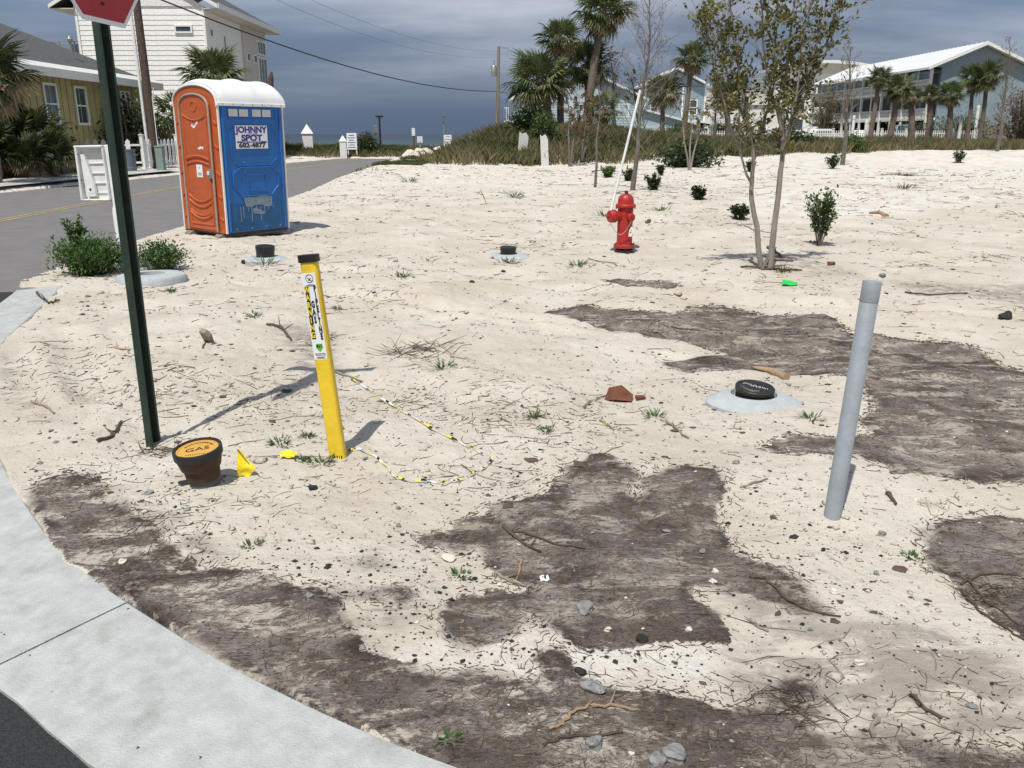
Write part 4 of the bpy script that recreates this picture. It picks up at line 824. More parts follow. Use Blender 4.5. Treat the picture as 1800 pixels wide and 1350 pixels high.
# ------------------------------------------------------------------ buildings
def window(parent, c, w, h, face='y', frame=.07, m='pane_sky', bars=0, mullions=0):
    """window on a wall facing -y ('y') or +x ('x'); c is the centre on the wall face"""
    sx = (lambda a, b, t: (a, t, b)) if face == 'y' else (lambda a, b, t: (t, a, b))
    s = -1 if face == 'y' else 1; x, y, z = c
    def at(du, dv, off): return (x + du, y + s * off, z + dv) if face == 'y' else (x + s * off, y + du, z + dv)
    wn = MB()
    for du, dv, a, b in ((0, h / 2, w + frame, frame), (0, -h / 2, w + frame, frame), (-w / 2, 0, frame, h - frame), (w / 2, 0, frame, h - frame)): wn.box(at(du, dv, .03), sx(a, b, .08))
    for k in range(bars): wn.box(at(0, -h / 2 + h * (k + 1) / (bars + 1), .028), sx(w - frame, frame * .6, .05))
    for k in range(mullions): wn.box(at(-w / 2 + w * (k + 1) / (mullions + 1), 0, .026), sx(frame * .6, h - frame, .046))
    o = wn.build('window', 'trim', parent); box('pane', m, o, at(0, 0, .012), sx(w - frame, h - frame, .01)); return o
def yellow_house():
    t = thing('house', 'yellow board house with grey shingle roof behind the left palms', 'house', (0, 0, 0))
    xw = -18.5; y0, y1 = 22.0, 45.2; zb, ze = .1, 3.95
    MB().box(((xw - 9.5) / 2 + xw / 2, (y0 + y1) / 2, (zb + ze) / 2), (9.5, y1 - y0, ze - zb)).build('wall', 'yellow_wall', t)
    for k in range(47): box('batten', 'yellow_wall', t, (xw + .015, y0 + .25 + k * .49, (zb + ze) / 2), (.03, .05, ze - zb - .1))
    for yy in (30.3, 36.0, 38.5, 42.9): window(t, (xw, yy, 2.75), .95, 1.5, 'x', .1, 'glass', 1)
    ex, rx = -17.75, -23.2; ry0, ry1 = 26.5, 40.3; zr = 6.55; xb = -28.6; ya, yb = y0 - .6, y1 + .6
    rf = MB().add([(ex, ya, ze), (ex, yb, ze), (xb, yb, ze), (xb, ya, ze), (rx, ry0, zr), (rx, ry1, zr)], [(0, 1, 5, 4), (1, 2, 5), (2, 3, 4, 5), (3, 0, 4), (3, 2, 1, 0)]).build('roof', 'shingle', t)
    box('fascia', 'white_dirty', rf, (ex + .03, (ya + yb) / 2, ze - .08), (.06, yb - ya, .32)); box('fascia', 'white_dirty', rf, ((ex + xb) / 2, yb + .03, ze - .08), (ex - xb, .06, .32))
    MB().add([(ex + .05, ya, ze + .085), (ex + .05, yb, ze + .085), (ex - .35, yb - .2, ze + .30), (ex - .35, ya, ze + .30)], [(0, 1, 2, 3)]).build('roof_edge', 'white_dirty', rf)
    # raised gable of the near wing, its slope edge shows at the picture's edge
    MB().add([(-19.8, 27.5, 5.4), (-24.5, 27.5, 8.3), (-29, 27.5, 5.4), (-19.8, 33.0, 5.4), (-24.5, 33.0, 8.3), (-29, 33.0, 5.4)], [(0, 1, 4, 3), (1, 2, 5, 4), (0, 3, 5, 2), (3, 4, 5), (0, 2, 1)]).build('upper_roof', 'shingle', t)
    vp = MB().tube([(-19.6, 40.6, 4.6), (-19.6, 40.6, 5.5)], .05, 8).build('vent_pipe', 'grey_metal', rf); MB().lathe([(.1, 5.5), (.12, 5.62), (.06, 5.75)], 10, (-19.6, 40.6, 0)).build('vent_cowl', 'grey_metal', vp)
yellow_house()
def white_house():
    t = thing('house', 'tall white clapboard house with small slit windows beyond the yellow house', 'house', (1.1, 0, -.7))
    x0, x1, y0, y1, ze = -26.6, -19.15, 54.0, 66.6, 9.45
    MB().box(((x0 + x1) / 2, (y0 + y1) / 2, ze / 2), (x1 - x0 - .1, y1 - y0 - .1, ze)).build('wall', 'siding', t)
    bd = MB().box((0, 0, 0), (x1 - x0, .05, .285), (R(-5), 0, 0)).mesh('clapboard', 'siding')
    for k in range(33): inst('clapboard', bd, t, ((x0 + x1) / 2, y0 + .02, .25 + k * .277))
    bs = MB().box((0, 0, 0), (.05, 6.9, .285), (0, R(-5), 0)).mesh('clapboard', 'siding')
    for k in range(33): inst('clapboard', bs, t, (x1 - .02, y0 + 3.5, .25 + k * .277))
    box('corner_board', 'siding', t, (x1, y0, ze / 2), (.14, .14, ze)); box('corner_board', 'siding', t, (x0, y0, ze / 2), (.14, .14, ze))
    box('rear_wing', 'beige', t, (x1 - .9, (61.2 + y1) / 2, ze / 2 - .05), (2.0, y1 - 61.2, ze - .1))
    xr0, xr1, zr, xm = -28.0, -18.15, 11.95, -23.07; ya, yb = 53.65, 67.6
    rf = MB().prism([(xr0, ze - .12), (xm, zr), (xr1, ze - .12), (xr1, ze + .1), (xm, zr + .25), (xr0, ze + .1)], 'y', ya + .02, yb).build('roof', 'shingle', t)
    MB().prism([(xr0 + .02, ze - .16), (xm, zr - .02), (xr1 - .02, ze - .16), (xr1 - .02, ze + .06), (xm, zr + .2), (xr0 + .02, ze + .06)], 'y', ya - .05, ya).build('barge_board', 'trim', rf)
    MB().prism([(x0, ze), (x1, ze), (xm, zr)], 'y', y0 - .03, y0 + .1).build('gable_panel', 'white', t)
    box('soffit', 'beige', rf, ((xr1 + x1) / 2, (ya + yb) / 2, ze - .16), (xr1 - x1, yb - ya - .2, .05)); box('soffit', 'beige', rf, ((xr0 + x0) / 2, (ya + yb) / 2, ze - .16), (x0 - xr0, yb - ya - .2, .05))
    box('fascia', 'trim', rf, (xr1 + .02, (ya + yb) / 2, ze - .02), (.05, yb - ya, .3))
    window(t, (-20.4, y0 - .03, 8.2), .95, .36, 'y', .1, 'glass'); window(t, (x1, 55.0, 8.1), .5, .42, 'x', .08, 'glass'); window(t, (x1, 57.4, 7.6), .42, 1.2, 'x', .08, 'glass')
    for yy in (62.0, 63.6): window(t, (x1 + .1, yy, 7.3), .75, .5, 'x', .08, 'glass')
    for zz, hh in ((8.15, .9), (6.6, 1.8), (4.9, 1.0), (3.0, 1.9)): window(t, (x1 + .1, 65.3, zz), 2.0, hh, 'x', .12, 'glass', 0, 2)
    # glass-railed deck on the far side
    dk = box('deck', 'beige', t, (-27.9, 57.0, 6.1), (2.6, 4.2, .2))
    for xx in (-29.15, -28.3, -27.4): box('rail_post', 'grey_metal', dk, (xx, 54.95, 6.9), (.06, .06, 1.4))
    box('top_rail', 'grey_metal', dk, (-27.95, 54.95, 7.6), (2.5, .06, .06)); box('top_rail', 'grey_metal', dk, (-29.15, 57, 7.6), (.06, 4.1, .06))
    for xx in (-28.72, -27.85, -27.0): box('glass_panel', 'pane_sky', dk, (xx, 54.95, 6.95), (.76, .02, 1.05))
    box('glass_panel', 'pane_sky', dk, (-29.15, 57, 6.95), (.02, 3.9, 1.05))
white_house()
def clad(t, m, x0, x1, y, z0, z1, step, nm='clapboard'):
    mb = MB()
    for k in range(int((z1 - z0) / step)): mb.box(((x0 + x1) / 2, y, z0 + (k + .5) * step), (x1 - x0, .05, step * 1.02), (R(-6), 0, 0))
    mb.build(nm, m, t)['kind'] = 'stuff'
def blue_house():
    t = thing('house', 'pale blue clapboard house with bright metal roof behind the palm cluster', 'house', (0, 0, 0)); zb = -.1
    x0, x1, y0, y1 = .1, 12.5, 85, 96; ze, xm, zr = 4.75, 6.3, 7.5
    MB().box(((x0 + x1) / 2, (y0 + y1) / 2, (zb + ze) / 2), (x1 - x0, y1 - y0, ze - zb)).build('wall', 'siding_blue', t); clad(t, 'siding_blue', x0, x1, y0 - .03, zb, ze, .24)
    MB().prism([(x0, ze), (x1, ze), (xm, zr)], 'y', y0, y0 + .2).build('gable_panel', 'siding_blue', t)
    MB().prism([(x0 - .5, ze - .25), (xm, zr + .02), (x1 + .5, ze - .25), (x1 + .5, ze - .05), (xm, zr + .22), (x0 - .5, ze - .05)], 'y', y0 - .6, y1 + .5).build('roof', 'metal_roof', t)
    dk = box('balcony', 'white', t, (-.35, 86.5, 2.75), (.9, 3, .18)); box('top_rail', 'white', dk, (-.75, 85.1, 3.95), (.08, .08, .1)); box('top_rail', 'white', dk, (-.35, 85.05, 3.95), (.9, .08, .09))
    for k in range(5): box('baluster', 'white', dk, (-.75 + k * .2, 85.05, 3.4), (.06, .06, 1.1))
    box('meter_box', 'grey_metal', t, (8.1, 84.85, 1.5), (1.1, .25, 1.0)); window(t, (10.6, 85, 3.7), .9, 1.1, 'y', .12, 'pane_sky', 1); window(t, (2.6, 85, 3.7), .9, 1.1, 'y', .12, 'pane_sky', 1)
    # lower wing with a shed roof and a white door
    MB().prism([(12.5, zb), (17.0, zb), (17.0, 2.6), (12.5, 3.75)], 'y', 84.2, 90).build('wing_wall', 'siding_blue', t); clad(t, 'siding_blue', 12.5, 16.95, 84.17, zb, 2.45, .24)
    MB().add([(12.2, 83.8, 3.9), (17.5, 83.8, 2.55), (17.5, 90.4, 2.55), (12.2, 90.4, 3.9), (12.2, 83.8, 3.72), (17.5, 83.8, 2.37), (17.5, 90.4, 2.37), (12.2, 90.4, 3.72)], [(0, 1, 2, 3), (7, 6, 5, 4), (0, 4, 5, 1), (1, 5, 6, 2), (2, 6, 7, 3), (3, 7, 4, 0)]).build('wing_roof', 'metal_roof', t)
    box('door', 'white', t, (13.6, 84.12, .95), (1.0, .06, 2.0)); box('corner_board', 'white', t, (17.0, 84.15, 1.2), (.16, .16, 2.6))
    u = thing('house', 'dark blue grey house with white corner posts right of the palm cluster', 'house', (0, 0, 0))
    MB().box((17.5, 101, 3.2), (6.4, 9, 6.6)).build('wall', 'condo_blue', u); MB().prism([(13.8, 6.35), (17.5, 8.2), (21.2, 6.35), (21.2, 6.55), (17.5, 8.4), (13.8, 6.55)], 'y', 95.8, 106).build('roof', 'metal_roof', u)
    MB().prism([(14.3, 6.45), (20.7, 6.45), (17.5, 8.05)], 'y', 96.5, 96.8).build('gable_panel', 'condo_blue', u)
    for xx in (14.3, 16.2, 18.3, 20.7): box('corner_post', 'white', u, (xx, 96.45, 3.2), (.16, .12, 6.5))
    for xx in (15.3, 19.5): window(u, (xx, 96.5, 4.3), .8, 1.5, 'y', .12, 'glass', 1)
    MB().prism([(17.6, 2.9), (23.5, 2.2), (23.5, 2.4), (17.6, 3.1)], 'y', 92, 97).build('porch_roof', 'metal_roof', u); box('porch_wall', 'condo_blue', u, (20.4, 94.5, 1.05), (5, 4.2, 2.2)); box('garage_door', 'white', u, (21.2, 92.36, 1.0), (2.4, .06, 1.9))
blue_house()
def white_building():
    t = thing('building', 'long low white building behind the young trees', 'building', (0, 0, 0))
    MB().box((29, 126, 2.3), (14, 10, 6.2)).build('wall', 'white', t)
    box('cornice', 'trim', t, (29, 120.9, 5.5), (14.4, .4, .35)); box('string_course', 'trim', t, (29, 120.92, 2.2), (14.1, .2, .2))
    for xx in (23.6, 26.3, 29.2, 32.4, 34.6): window(t, (xx, 121, .9), 1.1, 1.4, 'y', .14, 'glass', 1)
    MB().prism([(22.3, 5.7), (35.7, 5.7), (33.5, 7.2), (24.5, 7.2)], 'y', 121.5, 130).build('roof', 'beige', t)
white_building()
def round_building():
    t = thing('building', 'pale modern apartment block with curved overhanging roof behind the tree', 'building', (-2.4, 0, -.9))
    x0, x1, y0 = 47.0, 65.0, 156.0
    MB().box(((x0 + x1) / 2, y0 + 6, 6), (x1 - x0, 12, 13)).build('wall', 'white_dirty', t)
    n = 16; arc = [(x0 - .8 + (x1 - x0 + 2.2) * i / n, 12.6 + 1.9 * math.sin(math.pi * (.10 + .8 * i / n))) for i in range(n + 1)]
    MB().prism(arc + [(a, b - .45) for a, b in arc[::-1]], 'y', y0 - 1.6, y0 + 13).build('roof', 'trim', t)
    MB().prism([(a, b - .45) for a, b in arc[1:-1]][::-1] + [(x0, 12.4), (x1, 12.4)], 'y', y0 - .2, y0).build('tympanum', 'beige', t)
    for zz in (10.4, 7.2, 4.0):
        for xx, ww in ((52.2, 2.2), (57.5, 5.6), (62.8, 2.0)):
            window(t, (xx, y0, zz), ww, 1.9, 'y', .16, 'glass', 0, 1 if ww > 3 else 0)
        box('balcony_slab', 'white', t, (57.5, y0 - .6, zz - 1.3), (7, 1.4, .25)); box('balcony_rail', 'white_dirty', t, (57.5, y0 - 1.25, zz - .75), (7, .1, .9))
round_building()
def condo():
    t = thing('apartment_building', 'grey blue three storey condominium with white balconies and metal roof', 'apartment building', (0, 0, 0))
    xf, xb, ya, yb, zb, ze, zr, xm = 43.6, 53.2, 94.0, 130.0, .3, 8.2, 10.35, 48.4
    MB().box(((xf + 1.9 + xb) / 2, (ya + yb) / 2, (3.2 + ze) / 2), (xb - xf - 1.9, yb - ya, ze - 3.2)).build('wall', 'condo_blue', t)
    box('end_wall', 'condo_blue', t, ((xf + .9 + xb) / 2, ya - .05, (ze + zb) / 2), (xb - xf - .9, .3, ze - zb))
    MB().prism([(xf - .2, ze), (xb, ze), (xm, zr - .05)], 'y', ya - .2, ya + .2).build('gable_panel', 'condo_blue', t)
    rf = MB().prism([(xf - .9, ze - .25), (xm, zr), (xb + .9, ze - .25), (xb + .9, ze - .03), (xm, zr + .24), (xf - .9, ze - .03)], 'y', ya - 1.0, yb + .6).build('roof', 'metal_roof', t)
    seam = MB().prism([(xf - .9, ze - .02), (xm, zr + .25), (xm, zr + .30), (xf - .9, ze + .03)], 'y', -.03, .03).mesh('roof_seam', 'metal_roof')
    for k in range(38): inst('roof_seam', seam, rf, (0, ya - .9 + k * .98, 0))
    MB().prism([(xf - .9, ze - .3), (xm, zr - .06), (xb + .9, ze - .3), (xb + .9, ze + .0), (xm, zr + .27), (xf - .9, ze + .0)], 'y', ya - 1.08, ya - 1.0).build('barge_board', 'white', rf)
    for zf in (3.1, 6.0):
        box('balcony_slab', 'white', t, (xf + .95, (ya + yb) / 2, zf), (2.0, yb - ya, .28))
        for off in (1.05, .62): box('top_rail' if off > 1 else 'mid_rail', 'white', t, (xf, (ya + yb) / 2, zf + off), (.08, yb - ya, .09))
    for k in range(7):
        yy = ya + .15 + k * 5.95; box('post', 'white', t, (xf, yy, (zb + ze) / 2), (.26, .26, ze - zb - .2))
        if k < 6:
            box('post', 'white', t, (xf, yy + 2.97, (zb + ze) / 2), (.15, .15, ze - zb - .2))
            for zf in (3.1, 6.0):
                if (k + (zf > 4)) % 2 == 0:
                    mb = MB()
                    for q in range(7): mb.box((xf + .02, yy + .5 + q * .42, zf + .56), (.05, .09, 1.15), (R(42 if k % 4 else -42), 0, 0))
                    mb.build('diagonal_slats', 'white', t)
                mb = MB()
                for q in range(38): mb.box((xf + .01, yy + .1 + q * .156, zf + .56), (.04, .05, .95))
                mb.build('balusters', 'white', t)['kind'] = 'stuff'
    for k in range(6):
        yy = ya + 3.1 + k * 5.95
        box('screened_opening', 'screen', t, (xf + 1.86, yy, 4.5), (.1, 4.9, 2.4)); box('glazing', 'pane_sky', t, (xf + .25, yy, 7.5), (.04, 4.6, .9)); window(t, (xf + 1.9, yy + .4, 7.1), 2.2, 1.6, 'x', .14, 'glass', 0, 1)
    for k in range(7): box('carport_shade_pier', 'shade_dark', t, (xf + 5, ya + 1 + k * 5.6, 1.7), (7, .5, 3.0))  # near-black colour stands in for the shade of the open ground floor
    box('carport_shade_back', 'shade_dark', t, (xf + 8.9, (ya + yb) / 2, 1.7), (.3, yb - ya - .5, 3.0))  # dark sheet: painted shade closing the open storey
condo()

# ------------------------------------------------------------------ fences, poles, street furniture
def picket_fence(label, a, c, h, step, pw, group=None, z=None, postw=.13, poststep=2.4, m='white', cap=.16):
    A, C = Vector(a), Vector(c); L_ = (C - A).length; ang = math.atan2(C.y - A.y, C.x - A.x); z0 = gz(*a) if z is None else z; z1 = gz(*c) if z is None else z
    t = thing('picket_fence', label, 'fence', (A.x, A.y, min(z0, z1)), (0, 0, ang), group); dz = lambda s: (z0 + (z1 - z0) * s / L_) - min(z0, z1)
    pk = MB().prism([(-pw / 2, .08), (pw / 2, .08), (pw / 2, h - pw * .5), (0, h), (-pw / 2, h - pw * .5)], 'y', -.012, .012).mesh('picket', m); po = MB().box((0, 0, (h + cap) / 2 - .15), (postw, postw, h + cap + .3)).box((0, 0, h + cap + .02), (postw * 1.3, postw * 1.3, .05)).mesh('post', m)
    n = int(L_ / step)
    for k in range(n): inst('picket', pk, t, (step * (k + .5), -.045, dz(step * k)))
    for k in range(int(L_ / poststep) + 1): inst('post', po, t, (min(k * poststep, L_), 0, dz(k * poststep)))
    for f in (.22, .8): MB().add([(0, -.03, h * f + dz(0) - .04), (L_, -.03, h * f + dz(L_) - .04), (L_, .03, h * f + dz(L_) - .04), (0, .03, h * f + dz(0) - .04), (0, -.03, h * f + dz(0) + .04), (L_, -.03, h * f + dz(L_) + .04), (L_, .03, h * f + dz(L_) + .04), (0, .03, h * f + dz(0) + .04)], [(3, 2, 1, 0), (4, 5, 6, 7), (0, 1, 5, 4), (1, 2, 6, 5), (2, 3, 7, 6), (3, 0, 4, 7)]).build('rail', m, t)
    return t
picket_fence('long white picket fence in front of the parked cars and condominium', (8.2, 79), (44, 84), 1.35, .22, .085, 'picket fences', postw=.16)
picket_fence('white picket fence facing the camera left of the utility pole', (-18.8, 38.2), (-15.95, 38.0), 1.25, .36, .20, 'picket fences', postw=.14, poststep=3.6)
picket_fence('short white picket fence running back along the road by the utility pole', (-15.9, 38.1), (-15.6, 41.5), 1.25, .36, .20, 'picket fences', postw=.14, poststep=3.2)
def board_fence():
    t = thing('board_fence', 'weathered grey board fence behind palms at the far right', 'fence', (44, 86, gz(44, 86)), (0, 0, R(4)))
    b = MB().box((0, 0, .9), (.28, .03, 1.9)).mesh('board', 'wood_grey')
    for k in range(60): inst('board', b, t, (k * .30, .0, .04 * math.sin(k * 2.3)))
    for zz in (.4, 1.5): box('rail', 'wood_grey', t, (9, .05, zz), (18, .06, .1))
board_fence()
def left_pole():
    x, y = -15.75, 39.0; z = gz(x, y)
    t = thing('utility_pole', 'dark wooden utility pole with white conduit behind the portable toilet', 'utility pole', (x, y, z))
    MB().tube([(0, 0, -.5), (-.04, 0, 4), (-.10, 0, 10.5)], [.19, .175, .14], 14).build('pole', 'wood_dark', t, True)
    MB().tube([(-.24, -.13, 0), (-.27, -.13, 4), (-.36, -.12, 10)], .065, 10).build('conduit', 'pvc', t, True)
    MB().box((-.1, -.1, 9.8), (2.4, .12, .14)).build('crossarm', 'wood_dark', t)
    for k in (-1, -.4, .5, 1): MB().lathe([(.03, 0), (.05, .05), (.03, .1), (.05, .15), (.02, .2)], 8, (-.1 + k, -.1, 9.87)).build('insulator', 'grey_metal', t)
    MB().tube([(.20, -.1, 0), (.19, -.1, 3), (.3, -.1, 3.4)], .02, 6).build('ground_wire', 'pvc', t)
    MB().box((.25, -.5, 7.2), (.1, .1, .1)).build('line_bracket', 'grey_metal', t)
    return x, y, z
LP = left_pole()
def right_pole():
    y = 84; x = (874 - 900) / 1500 * 82; z = gz(x, y)
    t = thing('utility_pole', 'weathered utility pole with grey transformer standing behind the dune', 'utility pole', (x, y, z), (0, R(1.2), 0))
    top = 9.3 - z
    MB().tube([(0, 0, -.5), (0, 0, top)], [.21, .14], 12).build('pole', 'wood_grey', t, True)
    tr = MB().lathe([(.22, 0), (.25, .03), (.25, .85), (.2, .92), (.05, .94)], 16, (-.42, -.12, top - 2.6)).build('transformer', 'grey_metal', t, True); MB().tube([(-.42, -.12, top - 1.66), (-.4, -.1, top - 1.2)], .04, 6).build('bushing', 'grey_metal', tr)
    MB().box((.45, 0, top - .12), (1.0, .07, .07)).tube([(.9, 0, top - .1), (.85, 0, top - .5), (.72, 0, top - .85)], .02, 5).build('line_arm', 'grey_metal', t)
    MB().tube([(.06, -.2, 1.2), (.30, -.25, 0)], .04, 6).build('guy_guard', 'pvc', t); return x, y, z
RP = right_pole()
def wires():
    def cat(a, c, sag, n=26): A, C = Vector(a), Vector(c); return [A.lerp(C, k / n) - Vector((0, 0, sag * 4 * (k / n) * (1 - k / n))) for k in range(n + 1)]
    for a, c, sag, r_, lab in (((LP[0] + .25, LP[1] - .5, LP[2] + 7.2), (RP[0], RP[1], 5.4), 1.05, .034, 'thick black service cable sagging from left pole toward the dune pole'), ((LP[0] + .9, LP[1], LP[2] + 9.98), (RP[0], RP[1], 8.9), 1.3, .007, 'upper thin overhead wire crossing the sky toward the sea'),
                             ((LP[0] - .5, LP[1], LP[2] + 9.98), (RP[0], RP[1], 8.4), 1.6, .007, 'lower thin overhead wire crossing the sky toward the sea'), ((RP[0], RP[1], 5.4), (9, 110, 6.2), .5, .03, 'cable running from the dune pole behind the palms')):
        MB_ = MB().tube(cat(a, c, sag), r_, 5); o = MB_.build('overhead_wire', 'dark'); tag(o, lab, 'wire', 'overhead wires')
wires()
def stub_pole():
    x = (486 - 900) / 1500 * 57; t = thing('timber_post', 'rough broken timber pile rising behind the portable toilet', 'post', (x, 58, gz(x, 58)), (0, R(2.5), 0))
    MB().tube([(0, 0, -.4), (.02, 0, 3), (.05, .02, 5.0), (.10, .03, 5.35)], [.2, .19, .17, .06], 9).build('pile', 'wood_dark', t); MB().lathe([(.2, 2.6), (.21, 2.62), (.21, 2.72), (.2, 2.74)], 9).build('band', 'grey_metal', t)
stub_pole()
def left_yard():
    x, y = -15.95, 36.6; t = thing('trash_bin', 'round grey trash bin beside the white picket fence', 'bin', (x, y, gz(x, y)))
    MB().lathe([(.31, 0), (.33, .18), (.31, .2), (.33, .85), (.35, .86), (.35, .92), (.31, .92), (.29, .1)], 24).build('body', 'bin', t, True); MB().tube([(.33, -.1, .7), (.42, -.1, .7), (.42, .1, .7), (.33, .1, .7)], .02, 6).build('handle', 'bin', t)
    x, y = -14.9, 37.4; t = thing('utility_box', 'narrow green utility box between pole and portable toilet', 'utility box', (x, y, gz(x, y)))
    box('cabinet', 'util_green', t, (0, 0, .5), (.32, .3, 1.05), None, .03); box('lid', 'util_green', t, (0, 0, 1.05), (.36, .34, .06), None, .02)
    for i, (x, y, w, h, lab) in enumerate(((-17.3, 34.0, .36, .75, 'thick cut grey timber bollard at the driveway edge'), (-16.85, 34.6, .30, .55, 'low grey timber bollard half hidden by the pedestal'))):
        t = thing('timber_bollard', lab, 'bollard', (x, y, gz(x, y)), (0, R(1 + i), R(8)), 'timber bollards'); box('post', 'wood_grey', t, (0, 0, h / 2), (w, w * .8, h), None, .02)
        for k in (-1, 1): box('crack', 'wood_dark', t, (k * w * .15, -w * .4 - .002, h * .55), (.012, .006, h * .7))
left_yard()
def beach_end():
    def post(px, D, h, w, lab):
        x = (px - 900) / 1500 * D * .96; t = thing('gate_pillar', lab, 'pillar', (x, D, gz(x, D)), (0, 0, R(12)), 'white gate pillars')
        box('shaft', 'white', t, (0, 0, h / 2 - .1), (w, w, h + .2)); MB().add([(-w * .6, -w * .6, h), (w * .6, -w * .6, h), (w * .6, w * .6, h), (-w * .6, w * .6, h), (0, 0, h + w * .9)], [(3, 2, 1, 0), (0, 1, 4), (1, 2, 4), (2, 3, 4), (3, 0, 4)]).build('cap', 'white', t)
    post(602, 61.8, 1.25, .46, 'white gate pillar with pointed cap beside the beach notice board'); post(540, 66, 1.35, .75, 'white gate pillar whose pointed cap shows above dune scrub')
    x = -18.3; t = thing('board_fence', 'low weathered board fence in dune scrub left of the beach access', 'fence', (-25.5, 65, gz(-22, 65)), (0, 0, R(2)))
    for zz in (.45, .75, 1.05): box('board', 'wood_grey', t, (3.2, 0, zz), (7.0, .05, .2))
    for k in range(4): box('post', 'wood_grey', t, (k * 2.1, .06, .5), (.14, .12, 1.3))
    def sign(px, D, h, bw, bh, lab, m='label', post_m='white', two=False, lines=5, bz=None):
        x = (px - 900) / 1500 * D * .96; t = thing('notice_sign', lab, 'sign', (x, D, gz(x, D)), (0, 0, R(-6)), 'beach access signs'); bz = h - bh / 2 if bz is None else bz
        for sx in ((-bw * .42, bw * .42) if two else (0,)): box('post', post_m, t, (sx, .04, h / 2 - .15), (.09, .07, h + .3))
        b = box('board', m, t, (0, -.02, bz), (bw, .04, bh), None, .01)
        for k in range(lines): box('printed_line', 'print_blue', b, (0, -.043, bz + bh * (.36 - .72 * k / max(1, lines - 1))), (bw * (.75 if k % 2 else .55), .004, bh * .045))
        return t
    sign(618, 62.5, 1.6, .72, 1.12, 'white beach access notice board on two white legs', two=True, lines=6); sign(661, 66, 2.0, .25, .55, 'small grey sign on thin post behind the round bush', 'grey_metal', 'grey_metal', lines=2)
    sign(727, 60.5, 1.95, .22, .5, 'narrow sign on dark post in front of pale rocks', 'label', 'wood_dark', lines=3); sign(738, 63, 1.4, .38, .42, 'small square white sign beside the beach path rocks', 'label', 'grey_metal', lines=4)
    sign(780, 66, 2.7, .2, .55, 'tall thin pole with narrow grey sign at the beach path', 'bin', 'grey_metal', lines=2); sign(787, 62, 1.35, .55, .75, 'white post and notice at the dune foot', 'label', 'white', lines=4)
    x = (668 - 900) / 1500 * 68 * .96; t = thing('lamp_post', 'short black lamp post by the beach access', 'lamp post', (x, 68, gz(x, 68)))
    MB().tube([(0, 0, -.3), (0, 0, 2.5)], [.09, .07], 8).build('post', 'dark', t); box('lamp_head', 'dark', t, (0, 0, 2.6), (.55, .3, .14), None, .03); box('lamp_lens', 'grey_metal', t, (0, 0, 2.51), (.4, .2, .04))
    # pale riprap rocks by the path
    rr = random.Random(3)
    spots = [(722, 60.5, .55, 'large pale rock at the left end of the beach path'), (735, 62.5, .7, 'big white rock under the square beach sign'), (752, 64, .6, 'pale rock in the middle of the beach path heap'), (768, 65.5, .55, 'pale rock beyond the heap along the beach path'), (745, 60, .4, 'low pale rock in front of the path heap'), (760, 61.5, .45, 'pale rock leaning on the right side of the heap'), (797, 66, .5, 'pale rock under the tall thin sign pole'), (810, 68, .5, 'pale rock near the crest of the dune path')]
    for px, D, s, lab in spots:
        x = (px - 900) / 1500 * D * .96; o = rock('rock', s, rr.randint(0, 999), 'stone_pale', (x, D, gz(x, D) + s * .25)); tag(o, lab, 'rock', 'rocks along the beach path')
    x = 796 / 1; x = (796 - 900) / 1500 * 55 * .96; t = thing('meter_lid', 'small blue meter cover on a stake in dune grass', 'utility marker', (x, 52, gz(x, 52)), (R(-30), 0, 0)); MB().lathe([(.16, 0), (.17, .05), (.1, .07)], 14, (0, 0, .35)).build('cover', 'blue', t); MB().tube([(0, .04, -.1), (0, .03, .36)], .03, 6).build('stake', 'wood_dark', t); MB().tube([(.35, 0, -.1), (.55, .05, .55)], .03, 6).build('leaning_stake', 'wood_dark', t)
def rock(name, s, seed, m, loc, flat=.7, parent=None, sub=2):
    bm = bmesh.new(); bmesh.ops.create_icosphere(bm, subdivisions=sub, radius=1); rr = random.Random(seed); ph = [rr.uniform(0, 6.3) for _ in range(9)]; pl = [Vector((rr.gauss(0, 1), rr.gauss(0, 1), rr.gauss(0, 1))).normalized() for _ in range(7)]
    for v in bm.verts:
        c = v.co.copy(); k = 1 + .13 * math.sin(3 * c.x + ph[0]) + .11 * math.sin(4 * c.y + ph[1]) + .09 * math.sin(5 * c.z + ph[2])
        for p in pl:
            d = c.dot(p)
            if d > .72: k *= .72 / d
        v.co = Vector((c.x * k * s * (1 + .25 * math.sin(ph[3])), c.y * k * s, c.z * k * s * flat))
    me = bpy.data.meshes.new(name); bm.to_mesh(me); bm.free(); me.materials.append(M[m]); return inst(name, me, parent, loc, (0, 0, rr.uniform(0, 6)))
beach_end()
